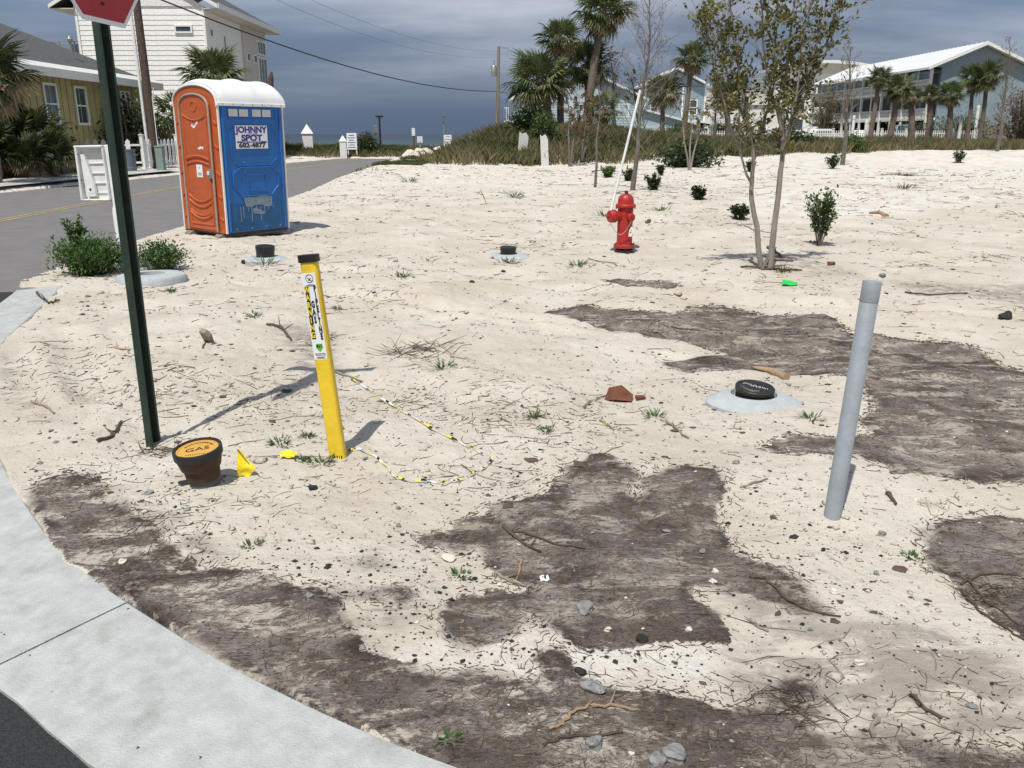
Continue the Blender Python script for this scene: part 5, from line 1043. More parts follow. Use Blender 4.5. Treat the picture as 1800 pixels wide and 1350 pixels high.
def car(label, x, y, rz, m, kind='sedan'):
    t = thing('parked_car', label, 'car', (x, y, gz(x, y)), (0, 0, rz), 'cars parked behind the picket fence')
    L_, W_ = (4.5, 1.78) if kind == 'sedan' else (4.4, 1.85); H_ = 1.46 if kind == 'sedan' else 1.85; hb = .85 if kind == 'sedan' else 1.05
    body = [(-L_ / 2, .35), (-L_ / 2 + .05, hb - .12), (-L_ / 2 + .25, hb), (L_ / 2 - .9, hb + .02), (L_ / 2 - .1, hb - .1), (L_ / 2, .5), (L_ / 2 - .02, .3), (-L_ / 2 + .1, .28)]
    b = MB().prism(body, 'y', -W_ / 2, W_ / 2).build('body', m, t)
    cab = [(-L_ / 2 + (.55 if kind == 'sedan' else .08), hb), (-L_ / 2 + (1.25 if kind == 'sedan' else .25), H_), (.45, H_), (1.15, hb)]
    c = MB().add([(p[0], s * (W_ / 2 - (.06 if p[1] == hb else .18)), p[1]) for s in (-1, 1) for p in cab], [(0, 1, 2, 3), (7, 6, 5, 4), (0, 4, 5, 1), (1, 5, 6, 2), (2, 6, 7, 3)]).build('cabin', m, t)
    for s in (-1, 1):
        y0, y1 = s * (W_ / 2 - .055), s * (W_ / 2 - .165); a, d = cab[0][0] + .2, 1.0
        MB().add([(a + .1, y0, hb + .06), (d - .12, y0, hb + .06), (.42, y1, H_ - .1), (cab[1][0] + .08, y1, H_ - .1)], [(0, 1, 2, 3)]).build('side_window', 'glass', c)
        for xx in (-L_ / 2 + .85, L_ / 2 - .85):
            w = MB().lathe([(.33, -.1), (.34, 0), (.33, .1)], 18, (xx, s * (W_ / 2 - .08), .33), (R(90), 0, 0)).build('tyre', 'tyre', t, True); MB().lathe([(.2, -.105), (.2, .105)], 12, (xx, s * (W_ / 2 - .08), .33), (R(90), 0, 0)).build('rim', 'chrome', w)
        box('headlight', 'chrome', t, (L_ / 2 - .03, s * (W_ / 2 - .25), hb - .22), (.08, .3, .16), None, .02); box('taillight', 'tail', t, (-L_ / 2 + .02, s * (W_ / 2 - .2), hb - .2), (.06, .22, .2), None, .02)
        box('mirror', m, t, (.95, s * (W_ / 2 + .08), hb + .1), (.12, .16, .12), None, .02)
    MB().add([(1.13, -W_ / 2 + .12, hb + .05), (1.13, W_ / 2 - .12, hb + .05), (.49, W_ / 2 - .22, H_ - .04), (.49, -W_ / 2 + .22, H_ - .04)], [(0, 1, 2, 3)]).build('windscreen', 'glass', c, loc=(.012, 0, .01))
    g = box('grille', 'dark', t, (L_ / 2 + .0, 0, hb - .28), (.05, .95, .22), None, .01)
    for k in range(7): box('grille_bar', 'chrome', g, (L_ / 2 + .03, -.42 + k * .14, hb - .28), (.02, .05, .2))
    box('bumper', m, t, (L_ / 2 + .0, 0, .45), (.16, W_ - .1, .2), None, .04)
car('white sedan parked behind the multi-stemmed tree', 26.5, 90, R(185), 'car_white'); car('second white car parked right of the tree trunks', 32.0, 91.5, R(10), 'car_white'); car('white car seen from behind near the condominium carport', 37.0, 95.5, R(80), 'car_white')
car('silver off-road wagon with slotted grille facing the lot', 38.6, 87.5, R(-108), 'car_silver', 'suv')
def tall_posts():
    for px, D, h, lab in ((1227, 76, 2.3, 'white post with rounded top left of the long picket fence'), (1250, 77.5, 2.6, 'taller white post beside the brownish shrub trees'), (1498, 79, 2.6, 'white fence post standing left of the silver wagon'), (1521, 79.5, 2.2, 'white fence post in front of the silver wagon'), (1686, 81, 2.7, 'white post between the far right palms'), (1713, 84, 3.6, 'tall white post by the grey board fence')):
        x = (px - 900) / 1500 * D * .96; t = thing('white_post', lab, 'post', (x, D, gz(x, D)), (0, 0, 0), 'tall white posts'); MB().lathe([(.14, -.3), (.14, h - .15), (.12, h - .05), (.05, h)], 12).build('post', 'white', t, True); MB().lathe([(.16, h - .35), (.16, h - .3)], 12).build('collar', 'white_dirty', t)
tall_posts()
def dune_debris():
    for i, (px, D, s, w, lab, tilt) in enumerate(((918, 47.8, 1.25, .55, 'broken white panel half buried in dune grass', .1), (959, 45.2, 1.65, .42, 'leaning white board standing at the edge of the dune', -.06), (1003, 53, 1.9, .24, 'white board seen between the palm trunks', .02))):
        x = (px - 900) / 1500 * D * .96; t = thing('white_board', lab, 'board', (x, D, gz(x, D) - .1), (0, tilt, R(30)), 'white boards in the dune grass'); MB().prism([(-w / 2, -.2), (w / 2, -.2), (w / 2, s * .85), (w * .2, s), (-w * .3, s * .93), (-w / 2, s)], 'y', -.03, .03).build('panel', 'white', t); MB().prism([(-.03, -.2), (.03, -.2), (.03, s * .9), (-.03, s * .9)], 'y', .03, .09).build('batten', 'wood_grey', t)
dune_debris()
# ------------------------------------------------------------------ vegetation
def at(px, py, D):
    u = (px - 900) / F; v = -(py - 675) / F; t = D / (math.cos(TH) + v * math.sin(TH))
    return Vector((u * t, D, EYE + (-math.sin(TH) + v * math.cos(TH)) * t))
def frond_mesh(name, m, seed, hang=0.):
    rr = random.Random(seed); vs = []; fs = []; n = 24
    pet = [Vector((.8 * k / 4, 0, .05 * k / 4 - (.10 + hang * .2) * (k / 4) ** 2)) for k in range(5)]
    mb = MB().tube(pet, [.022, .018, .015, .013, .010], 4); tip = pet[-1]
    for k in range(n):
        a = R(-128 + 256 * (k + rr.uniform(-.3, .3)) / (n - 1)); c = math.cos(a); l = (.80 + .18 * c) * rr.uniform(.85, 1.08); d = Vector((c, math.sin(a), .18 * math.cos(a * 1.4))); s = Vector((-math.sin(a), math.cos(a), 0)); o = tip - Vector((.18 * (1 - c) * .4, 0, 0))
        w = .042; dr = rr.uniform(.16, .34) + hang * .3; mid = o + d * l * .55 - Vector((0, 0, dr * .25 * l)); tp = o + d * l * .95 - Vector((0, 0, dr * l)); b = len(mb.v)
        mb.v += [tuple(o), tuple(mid + s * w + Vector((0, 0, .012))), tuple(tp), tuple(mid - s * w + Vector((0, 0, .012))), tuple(mid - Vector((0, 0, .01)))]; mb.f += [(b, b + 1, b + 4), (b + 4, b + 1, b + 2), (b, b + 4, b + 3), (b + 4, b + 2, b + 3)]
    me = bpy.data.meshes.new(name); me.from_pydata(mb.v, [], mb.f); me.materials.append(M[m]); return me
FR = [frond_mesh('frond', 'palm_leaf', 1), frond_mesh('frond', 'palm_leaf', 2, .6), frond_mesh('frond', 'palm_leaf', 3, 1.2)]; FD = [frond_mesh('frond', 'palm_dry', 4, 1.4), frond_mesh('frond', 'palm_dry', 5, 1.0)]
FK = [frond_mesh('frond', 'palm_dark', 6), frond_mesh('frond', 'palm_dark', 7, .6), frond_mesh('frond', 'palm_dark', 8, 1.2)]
def palm(label, bpx, D, cpx, cpy, rad, tr=.2, n=36, dry=.15, bz=None, group='sabal palms', low=-55, seed=0, fr=None):
    fr = fr or FR
    rr = random.Random(seed + int(bpx * 7 + D)); c = at(cpx, cpy, D); bx = at(bpx, 250, D).x; z0 = gz(bx, D) if bz is None else bz
    t = thing('palm_tree', label, 'palm tree', (bx, D, z0), (0, 0, 0), group); top = Vector((c.x - bx, 0, c.z - z0))
    if top.z > .5:
        pts = [Vector((top.x * (k / 9) ** 1.2, .05 * math.sin(k), -.3 + (top.z + .25) * k / 9)) for k in range(10)]; pts2 = []
        for p, q in zip(pts[:-1], pts[1:]): pts2 += [p, p.lerp(q, .5)]
        MB().tube(pts2 + [pts[-1]], [tr * (1.18 - .32 * k / 18 + (.03 if k % 2 else -.02)) for k in range(19)], 10).build('trunk', 'palm_bark', t)
        bt = MB()
        for k in range(16): a = k * 2.4; h = top.z - .15 - k * .045; bt.tube([(top.x + tr * .6 * math.cos(a), tr * .6 * math.sin(a), h - .1), (top.x + tr * 1.5 * math.cos(a), tr * 1.5 * math.sin(a), h + .22)], [.06, .03], 4)
        bt.build('leaf_boots', 'palm_bark', t)
    s = rad / 1.72
    for k in range(n):
        f = k / (n - 1); e = 82 - (82 - low) * f ** .85 + rr.uniform(-9, 9); az = k * 2.39996 + rr.uniform(-.3, .3); dr_ = f > 1 - dry * 1.5 and rr.random() < .8
        me = rr.choice(FD) if dr_ else (fr[0] if f < .4 else (fr[1] if f < .75 else fr[2])); sc = s * (rr.uniform(.86, 1.06) if not dr_ else rr.uniform(.7, .9)) * (.75 if f < .12 else 1)
        inst('frond', me, t, (top.x, 0, top.z), (rr.uniform(-.5, .5), -R(e), az), sc)
    return t
palm('straight palm with pale trunk at the front of the cluster', 985, 58, 985, 66, 1.75, .21, 40, .28); palm('tallest palm of the cluster, its crown cut by the picture top', 1028, 59, 1060, 14, 2.4, .25, 46, .25)
palm('broad low palm with thick dark trunk at the left of the cluster', 968, 57, 946, 140, 2.65, .36, 44, .18); palm('shorter full palm behind the two tall trunks of the cluster', 1036, 61, 1034, 112, 2.3, .3, 40, .16); palm('stubby palm low at the right foot of the cluster', 1062, 57, 1062, 190, 1.5, .25, 26, .3)
palm('rounded palm right of the bare tall tree', 1163, 74, 1166, 158, 2.1, .2, 38, .3); palm('slender tall palm standing alone above the white building', 1200, 72, 1217, 102, 1.85, .2, 36, .2); palm('palm half hidden behind the multi-stemmed tree', 1283, 76, 1275, 168, 1.8, .24, 32, .3)
palm('leaning slim palm in front of the condominium balconies', 1528, 76, 1547, 136, 1.45, .19, 34, .15); palm('dark palm beside the leaning one before the balconies', 1563, 77, 1580, 155, 1.75, .24, 36, .2); palm('brown skirted palm near the corner of the condominium', 1603, 79, 1602, 168, 1.35, .26, 30, .4)
palm('short bright green palm at the corner of the condominium', 1632, 80, 1637, 166, 1.25, .28, 28, .1, low=-20); palm('short palm with dark trunk before the grey gable wall', 1668, 78, 1672, 164, 1.6, .23, 34, .2); palm('left one of the twin tall palms before the gable wall', 1700, 80, 1712, 135, 1.75, .17, 36, .2); palm('right one of the twin tall palms before the gable wall', 1722, 79, 1737, 132, 1.85, .18, 38, .25)
palm('palm with drooping dry fronds at the left picture edge', -25, 27.5, -22, 128, 1.75, .22, 40, .35, low=-75, fr=FK); palm('palm rising behind the portable toilet roof', 372, 46, 376, 130, 2.0, .25, 34, .1, low=-30); palm('low palm between utility pole and portable toilet', 312, 43, 308, 200, 1.6, .22, 24, .15)
for i, (px, py, D, r_, lab) in enumerate(((22, 252, 31.5, 1.45, 'dark saw palmetto at the left edge below the palm'), (62, 240, 32.5, 1.5, 'tall saw palmetto against the yellow house corner'), (92, 268, 31, 1.1, 'small saw palmetto beside the timber bollards'), (-20, 262, 30, 1.3, 'saw palmetto cut by the left picture edge'), (48, 275, 30.2, 1.0, 'low saw palmetto at the driveway edge'))): palm(lab, px, D, px, py, r_, .1, 40, .12, group='saw palmettos', low=-25, seed=i, fr=FK)
def leaf(mb, p, d, up, l, w):
    d = d.normalized(); s = d.cross(up); s = s.normalized() if s.length > 1e-4 else d.orthogonal().normalized(); nrm = s.cross(d); b = len(mb.v)
    mb.v += [tuple(p), tuple(p + d * l * .5 + s * w + nrm * w * .25), tuple(p + d * l), tuple(p + d * l * .5 - s * w + nrm * w * .25)]; mb.f += [(b, b + 1, b + 2), (b, b + 2, b + 3)]
def rv(rr): return Vector((rr.gauss(0, 1), rr.gauss(0, 1), rr.gauss(0, 1)))
def mesh_of(mb, name, m): me = bpy.data.meshes.new(name); me.from_pydata(mb.v, [], mb.f); me.materials.append(M[m]); return me
def shrub(name, label, cat, loc, w, h, nst, nl, ll, m, group=None, seed=0, lw=.3, round_=False, stem='bark', flowers=0, dens=.25, top=1.):
    rr = random.Random(seed); t = thing(name, label, cat, loc, (0, 0, 0), group); st = MB(); lf = MB(); fl = MB()
    for k in range(nst):
        a = rr.uniform(0, 6.283); q = rr.random() ** .6; hh = h * (math.sqrt(max(.05, 1 - (q * .92) ** 2)) if round_ else rr.uniform(.55, 1) * (1 - .25 * q)); end = Vector((math.cos(a) * q * w / 2, math.sin(a) * q * w / 2, hh)); mid = Vector((end.x * .45, end.y * .45, hh * .5)) + rv(rr) * w * .04
        pts = [Vector((end.x * .08, end.y * .08, -.04)), mid, end]; st.tube(pts, [max(.004, w * .012), max(.003, w * .008), max(.002, w * .004)], 4)
        for j in range(nl):
            f = dens + (1 - dens) * rr.random() ** .75; p = (pts[0].lerp(mid, f * 2) if f < .5 else mid.lerp(end, f * 2 - 1)) + rv(rr) * w * (.05 if nst < 30 else .07); d = Vector((end.x, end.y, 0)) * (1.2 / max(w, .1)) + rv(rr) * .7 + Vector((0, 0, .55)); leaf(lf, p, d, rv(rr) + Vector((0, 0, 2)), ll * rr.uniform(.6, 1.25), ll * lw * rr.uniform(.7, 1.1))
        if flowers and rr.random() < flowers:
            for j in range(5): leaf(fl, end + Vector((0, 0, .01)), Vector((math.cos(j * 1.257), math.sin(j * 1.257), .3)), Vector((0, 0, 1)), .016, .007)
    st.build('stems', stem, t); o = inst('foliage', mesh_of(lf, 'foliage', m), t); o['kind'] = 'stuff'
    if fl.v: o = inst('flowers', mesh_of(fl, 'flowers', 'petal'), t); o['kind'] = 'stuff'
    return t
x, y, z = G(160, 482); shrub('weed_bush', 'tall green feathery weed clump at the foot of the white pedestal', 'weed', (x, y, z), .86, .44, 110, 44, .062, 'weed', 'roadside weeds', 1, .2); x, y, z = G(165, 440); shrub('weed_bush', 'upright weed stalk rising above the green clump by the road', 'weed', (x, y - .5, gz(x, y - .5)), .30, .72, 12, 55, .07, 'weed', 'roadside weeds', 5, .2)
x, y, z = G(287, 472); shrub('weed_bush', 'low weed clump with tiny white flowers beside the concrete ring', 'weed', (x, y, z), .66, .30, 70, 26, .045, 'weed', 'roadside weeds', 2, .3, flowers=.7, round_=True)
SH = [(1300, 384, .36, .30, 'compact dark green shrub left of the young tree', 16), (1440, 432, .50, 1.0, 'tall upright shrub right of the young tree', 20), (1228, 352, .40, .38, 'open dark shrub behind the fire hydrant and tree', 14), (1147, 335, .42, .50, 'dark shrub just right of the thin trunk behind the hydrant', 14), (1163, 308, .42, .45, 'small shrub further back right of the hydrant', 12), (1068, 312, .62, .5, 'leafy green shrub left of the white marker rod', 18),
      (1103, 318, .5, .5, 'dark shrub beside the foot of the tall bare tree', 14), (1318, 302, .5, .5, 'dark shrub behind the multi-stemmed trunks', 14), (1464, 297, .75, .75, 'dark shrub at the foot of the far bare tree', 16), (1684, 288, .72, .75, 'lone shrub on white sand at the far right', 16)]
for i, (px, py, w, h, lab, n) in enumerate(SH):
    x, y, z = G(px, py); shrub('planted_shrub', lab, 'shrub', (x, y, z), w, h, n + 6, 46 if y < 20 else 36, .055 if y < 20 else .085, 'shrub_bright' if px in (1440, 1068) else 'shrub_leaf', 'newly planted shrubs', 20 + i, .36, dens=.3 if i == 1 else .12)
for i, (px, D, w, h, lab, m) in enumerate(((150, 40.6, 4.0, 2.6, 'dense oleander hedge in front of the yellow house', 'shrub_leaf'), (232, 41.4, 3.4, 2.9, 'dense dark hedge between yellow house and utility pole', 'shrub_leaf'), (300, 47, 2.6, 1.8, 'low dark bush behind the picket fence corner', 'shrub_leaf'), (40, 33.5, 3.6, 1.9, 'dark undergrowth below the left palm', 'shrub_leaf'), (645, 64.5, 1.9, 1.5, 'round dark bush beside the beach notice board', 'shrub_leaf'), (1790, 76, 5.0, 4.6, 'tall olive bush at the right picture edge', 'brown_leaf'),
                                         (1690, 86, 7.0, 2.6, 'flowering hedge along the grey gable wall', 'shrub_bright'), (1600, 88, 6, 2.0, 'low hedge before the condominium corner', 'shrub_leaf'), (1270, 82, 4.5, 2.0, 'green bush behind the white fence near the low building', 'shrub_leaf'), (1190, 80, 3.0, 1.6, 'green bush by the blue house wing', 'shrub_bright'), (1450, 100, 4.0, 6.0, 'tall olive bush beside the far end of the condominium', 'brown_leaf'), (960, 50, 1.6, 1.7, 'bright green vine heap on the white board at the dune', 'shrub_bright'), (930, 52, 2.6, 1.5, 'spiky low growth at the left foot of the palms', 'shrub_leaf'), (1500, 52, 2.0, .8, 'low green mound in the right grass bank', 'shrub_bright'), (1390, 54, 3.0, 1.0, 'green scrub behind the multi-stemmed tree', 'shrub_leaf'), (1210, 43, 3.2, 1.0, 'dark green scrub at the edge of the sand', 'shrub_leaf'))):
    p = at(px, 250, D); shrub('bush', lab, 'bush', (p.x, D, gz(p.x, D)), w, h, 70, 30, .20 if w > 2 else .13, m, 'hedges and bushes', 50 + i, .36, True, dens=.15)
def grow(mb, lf, rr, p, d, l, r, lev, maxlev, leafn, ll, spread=.6, k=4, tips=None, up=.25):
    pts = [p]; rad = [r]; dd = d.normalized()
    for i in range(k): dd = (dd + rv(rr) * .10 + Vector((0, 0, up * .12))).normalized(); pts.append(pts[-1] + dd * l / k); rad.append(r * (1 - .62 * (i + 1) / k))
    mb.tube(pts, rad, 6 if lev == 0 else 4, caps=lev == 0)
    if lev >= maxlev - 1 and lf is not None:
        for _ in range(leafn): q = rr.uniform(.2, 1) * (k - .001); i = int(q); c = pts[i].lerp(pts[i + 1], q - i) + rv(rr) * ll * .25; leaf(lf, c, dd * .6 + rv(rr) * .7, rv(rr) + Vector((0, 0, 1)), ll * rr.uniform(.6, 1.15), ll * .3)
    if lev < maxlev:
        for _ in range(rr.randint(3, 5) if lev else rr.randint(4, 6)):
            q = rr.uniform(.3, 1) * (k - .001); i = int(q); c = pts[i].lerp(pts[i + 1], q - i); s = rv(rr); s = (s - dd * s.dot(dd)).normalized(); grow(mb, lf, rr, c, dd * (1 - spread * .5) + s * spread + Vector((0, 0, up)), l * rr.uniform(.35, .6), max(rad[i] * .5, .0032), lev + 1, maxlev, leafn, ll, spread, 3, tips, up)
def myrtle():
    bx, by, bz = G(1345, 473); t = thing('young_tree', 'young multi-stemmed tree with sparse olive leaves right of the hydrant', 'tree', (bx, by, bz)); O = Vector((bx, by, bz)); rr = random.Random(12)
    S = [([(1339, 474), (1331, 400), (1321, 350), (1322, 318), (1325, 285), (1318, 235), (1302, 150), (1288, 60), (1277, -40)], .034, -.1), ([(1322, 325), (1306, 285), (1288, 235), (1264, 150), (1246, 85), (1234, 40)], .015, -.35), ([(1353, 474), (1362, 390), (1372, 300), (1376, 262), (1374, 225), (1380, 150), (1392, 40), (1402, -70)], .038, .05),
         ([(1376, 265), (1388, 230), (1402, 185), (1424, 110), (1448, 25), (1462, -40)], .022, .3), ([(1374, 230), (1352, 150), (1340, 60), (1334, -40)], .018, -.3), ([(1396, 210), (1425, 150), (1455, 85), (1478, 15)], .014, .5), ([(1326, 280), (1350, 190), (1362, 90), (1368, -20)], .016, .25), ([(1318, 240), (1290, 170), (1272, 110), (1268, 60)], .012, .15), ([(1376, 262), (1400, 170), (1412, 70), (1425, -30)], .015, -.2)]
    tk = MB(); lf = MB()
    for pl, r0, dep in S:
        n = len(pl); pts = [at(px, py, by + dep * ((474 - py) / 474) * .8 + .0) - O for px, py in pl]; Q = []
        for a, c in zip(pts[:-1], pts[1:]): Q += [a, a.lerp(c, .5) + rv(rr) * .008]
        Q.append(pts[-1]); m = len(Q); tk.tube(Q, [r0 * (1 - .75 * i / (m - 1)) for i in range(m)], 8 if r0 > .02 else 5)
        for i in range(1, m):
            zz = Q[i].z
            if zz < 1.3: continue
            for _ in range(6 if r0 > .013 else 5):
                d = rv(rr) * .7 + Vector((0, 0, .9)); l = rr.uniform(.15, .48); p = Q[i] + rv(rr) * .01; e = p + d.normalized() * l * .5; f = e + (d + rv(rr) * .4).normalized() * l * .5; tk.tube([p, e, f], [.005, .0035, .0018], 3)
                if rr.random() < .25 + .25 * min(1, (zz - 1.15) * 1.2) + .3 * (zz > 1.7):
                    for _ in range(rr.randint(12, 26)): q = rr.random(); c = (p.lerp(e, q * 2) if q < .5 else e.lerp(f, q * 2 - 1)) + rv(rr) * .022; leaf(lf, c, d * .4 + rv(rr) * .8, rv(rr) + Vector((0, 0, 1)), rr.uniform(.040, .074), .017)
    tk.build('trunk', 'bark_pale', t, True); o = inst('crown', mesh_of(lf, 'crown', 'myrtle_leaf'), t); o['kind'] = 'stuff'
    st = MB().tube([(-.05, -.05, .0), (.02, .0, .12), (.35, .1, .08)], [.02, .03, .012], 6).build('root_flare', 'bark', t)
myrtle()
def tree(label, bpx, bpy_, tpx, tpy, r, spread, maxlev, leafn, ll, leaf_m, seed, bark='bark', D=None, stems=1, nb=14, start=.25, blen=.24, group='young street trees'):
    rr = random.Random(seed)
    if D is None: x, y, z = G(bpx, bpy_)
    else: p = at(bpx, 250, D); x, y = p.x, D; z = gz(x, y)
    t = thing('tree', label, 'tree', (x, y, z), (0, 0, 0), group); tk = MB(); lf = MB()
    for s in range(stems):
        T = at(tpx + (s - (stems - 1) / 2) * 22, tpy + rr.uniform(0, 30) * (stems > 1), y) - Vector((x, y, z)); n = 9
        Q = [Vector((T.x * (k / n) + .02 * T.z * math.sin(k * 1.3 + s) * (k / n), .02 * T.z * math.cos(k * 1.1 + s), -.1 + (T.z + .1) * k / n)) for k in range(n + 1)]; tk.tube(Q, [r * (1 - .88 * k / n) for k in range(n + 1)], 8)
        for b in range(nb):
            f = start + (1 - start) * (b + rr.random()) / nb; q = f * (n - .001); i = int(q); c = Q[i].lerp(Q[i + 1], q - i); a = b * 2.4 + rr.uniform(-.5, .5); d = Vector((math.cos(a) * spread, math.sin(a) * spread, 1 - .3 * spread)); grow(tk, lf if leafn else None, rr, c, d, T.z * blen * (1.15 - .75 * f) * rr.uniform(.8, 1.2), max(.004, r * .32 * (1 - .7 * f)), 1, maxlev, leafn, ll)
    tk.build('trunk', bark, t); 
    if lf.v: o = inst('crown', mesh_of(lf, 'crown', leaf_m), t); o['kind'] = 'stuff'
    return t
tree('tall bare tree with fine upright branches behind the hydrant', 1112, 335, 1150, -30, .075, .75, 3, 1, .05, 'brown_leaf', 31, nb=40, start=.22, blen=.30); tree('thin bare sapling left of the white marker rod', 1046, 330, 1056, 130, .045, .6, 2, 3, .07, 'brown_leaf', 32, nb=9, start=.4)
tree('bare slim tree before the condominium balconies', 1482, 291, 1497, 84, .13, .55, 3, 1, .08, 'brown_leaf', 33, nb=26, start=.3, blen=.2); tree('bare slim tree near the right picture edge', 1757, 277, 1777, 80, .12, .5, 3, 1, .08, 'brown_leaf', 34, nb=26, start=.3, blen=.2, D=52)
tree('three-stemmed pale sapling with few leaves on the white sand', 1212, 300, 1216, 165, .05, .5, 2, 6, .10, 'myrtle_leaf', 35, 'bark_pale', stems=3, nb=6, start=.45); tree('brown leaved young tree left of the palm trunks', 1002, 290, 1010, 150, .07, .8, 2, 14, .11, 'brown_leaf', 36, stems=2, nb=9, start=.3, D=44); tree('brown leaved young tree in front of the right palm trunk', 1022, 290, 1044, 160, .07, .8, 2, 14, .11, 'brown_leaf', 37, stems=2, nb=9, start=.3, D=46)
tree('brownish small tree before the long white building', 1255, 255, 1262, 140, .14, .7, 2, 14, .17, 'brown_leaf', 38, nb=12, start=.3, D=70); tree('olive small tree right of the slender palm', 1300, 255, 1300, 150, .14, .7, 2, 14, .17, 'myrtle_leaf', 39, nb=12, start=.3, D=68); tree('twiggy shrub tree behind the tall bare tree', 1125, 255, 1110, 130, .12, .8, 3, 2, .12, 'brown_leaf', 40, nb=14, start=.25, D=62)
tree('bare twiggy tree beside the palm cluster', 1080, 260, 1075, 90, .12, .6, 3, 1, .1, 'brown_leaf', 41, nb=24, start=.3, D=60, blen=.2)
def blades(name, label, m, n, region, hmin, hmax, w, cat='grass', seed=1, lean=.35):
    r_ = np.random.default_rng(seed); X = []; Y = []
    x0, x1, y0, y1, fn = region
    while len(X) < n:
        x = r_.uniform(x0, x1, n * 2); y = r_.uniform(y0, y1, n * 2); ok = r_.uniform(0, 1, n * 2) < fn(x, y); X += list(x[ok]); Y += list(y[ok])
    x = np.array(X[:n]); y = np.array(Y[:n]); z = hgt(x, y); a = r_.uniform(0, 6.283, n); h = r_.uniform(hmin, hmax, n) * (1 + .5 * fbm(x * .5, y * .5, 91, 2)); l = r_.normal(0, lean, n) * h; l2 = r_.normal(0, lean, n) * h; c, s = np.cos(a) * w, np.sin(a) * w
    V = np.stack([np.stack([x - c, y - s, z - .03], -1), np.stack([x + c, y + s, z - .03], -1), np.stack([x + l * .4 + c * .6, y + l2 * .4 + s * .6, z + h * .6], -1), np.stack([x + l, y + l2, z + h], -1)], 1); b = np.arange(n)[:, None, None] * 4
    f = (b + np.array([[0, 1, 2], [0, 2, 3]])[None]).reshape(-1, 3); o = raw(name, m, V.reshape(-1, 3).tolist(), f.tolist()); tag(o, label, cat, None, 'stuff')
edge = lambda x: 45.0 + np.maximum(x - 3, 0) * .37 + 1.6 * vn(x * .5, x * .2, 4)
blades('dune_grass', 'tan green dune grass covering the bank at the back of the lot', 'dune_grass', 62000, (-6.5, 52, 44, 84, lambda x, y: (y > edge(x) + .6 * vn(x * 2, y * 2, 3)) * (y < edge(x) + 20) * np.clip(1.2 - (y - edge(x)) / 24, .15, 1) * (np.abs(x / y) < .68) * sst(-5.2, -3.2, x)), .30, .68, .024)
blades('dune_scrub', 'darker green low plants growing through the dune grass', 'dune_green', 34000, (-6.5, 50, 44, 82, lambda x, y: (y > edge(x) + .3) * (y < edge(x) + 18) * (x > -4.2) * (fbm(x * .28, y * .28, 17, 3) > .16) * (np.abs(x / y) < .68)), .2, .55, .035, 'scrub', 2, .5)
blades('beach_grass', 'dune grass and scrub beyond the end of the road', 'dune_grass', 22000, (-32, -3.5, 62, 78, lambda x, y: (fbm(x * .3, y * .3, 19, 3) > -.25) * 1.), .15, .42, .03, 'grass', 3); blades('beach_scrub', 'dark green scrub beside the beach access pillars', 'dune_green', 12000, (-30, -8, 62.5, 72, lambda x, y: (fbm(x * .35, y * .35, 23, 3) > .05) * 1.), .2, .55, .045, 'scrub', 4, .5)
blades('verge_grass', 'bright green grass on the verge at the end of the road', 'dune_green', 9000, (-8.6, -2.2, 36, 60, lambda x, y: (x > -7.2 + .0 * y) * (fbm(x * .5, y * .3, 29, 3) > .0) * sst(37, 46, y) * (x < -5.2 + .14 * (y - 40))), .06, .2, .02, 'grass', 5)
blades('yard_grass', 'dry grass along the edge of the left driveway', 'dune_grass', 6000, (-21, -15.2, 27, 36, lambda x, y: (x < -17.6 + .08 * (y - 27)) * 1.), .08, .25, .012, 'grass', 6)
def tufts():
    T = [(443, 960, .06, 'small bright grass tuft on pale sand above the dark kerb silt'), (808, 1012, .06, 'tiny grass tuft left of the central dark patch'), (447, 555, .09, 'small grey weed near the chunk of wood'), (495, 782, .10, 'low rosette weed between yellow flag and pipeline marker'), (540, 768, .06, 'small weed just left of the marker foot'), (565, 815, .10, 'grass sprig at the foot of the pipeline marker'), (593, 543, .06, 'little dark weed right of the marker label'), (778, 648, .14, 'grass tuft behind the stretched caution tape'),
         (708, 487, .16, 'flat grass tuft in the middle distance left'), (905, 348, .35, 'green grass patch far out on the lot'), (1160, 372, .28, 'green grass patch right of the fire hydrant'), (1425, 738, .10, 'grass tuft in front of the rounded concrete collar'), (940, 735, .10, 'thin grass tuft right of the tape loop'), (960, 757, .06, 'tiny grass tuft near the tape end'), (1150, 733, .10, 'spreading grass by the rusty plate'), (1602, 980, .05, 'tiny upright sprout right of the grey pipe'), (893, 462, .20, 'grass growing at the front of the middle collar'), (465, 465, .28, 'grass growing round the collar before the toilet'), (300, 513, .10, 'pale weed below the concrete ring'),
         (1015, 468, .2, 'faint grass right of the middle collar'), (1375, 478, .18, 'grass at the foot of the young tree'), (720, 320, .4, 'green grass at the far road edge'), (792, 1300, .05, 'tiny sprout in dark silt at the bottom'), (1065, 380, .3, 'grass behind the fire hydrant on its left'), (1590, 333, .5, 'dark grass streak on the far right sand'), (535, 810, .06, 'weed beside the crumpled yellow flag')]
    rr = random.Random(8)
    for i, (px, py, w, lab) in enumerate(T):
        x, y, z = G(px, py); mb = MB(); n = 40
        for k in range(n):
            a = rr.uniform(0, 6.28); q = rr.random() * w * .6; p = Vector((math.cos(a) * q, math.sin(a) * q, gz(x + math.cos(a) * q, y + math.sin(a) * q) - z - .004)); d = Vector((math.cos(a), math.sin(a), rr.uniform(.25, 1.3))); leaf(mb, p, d, Vector((0, 0, 1)), w * rr.uniform(.35, .75), .0022 + .0005 * y)
        o = inst('grass_tuft', mesh_of(mb, 'grass_tuft', 'weed' if i % 4 else 'dune_green')); o.location = (x, y, z); tag(o, lab, 'grass tuft', 'grass tufts on the sand')
tufts()
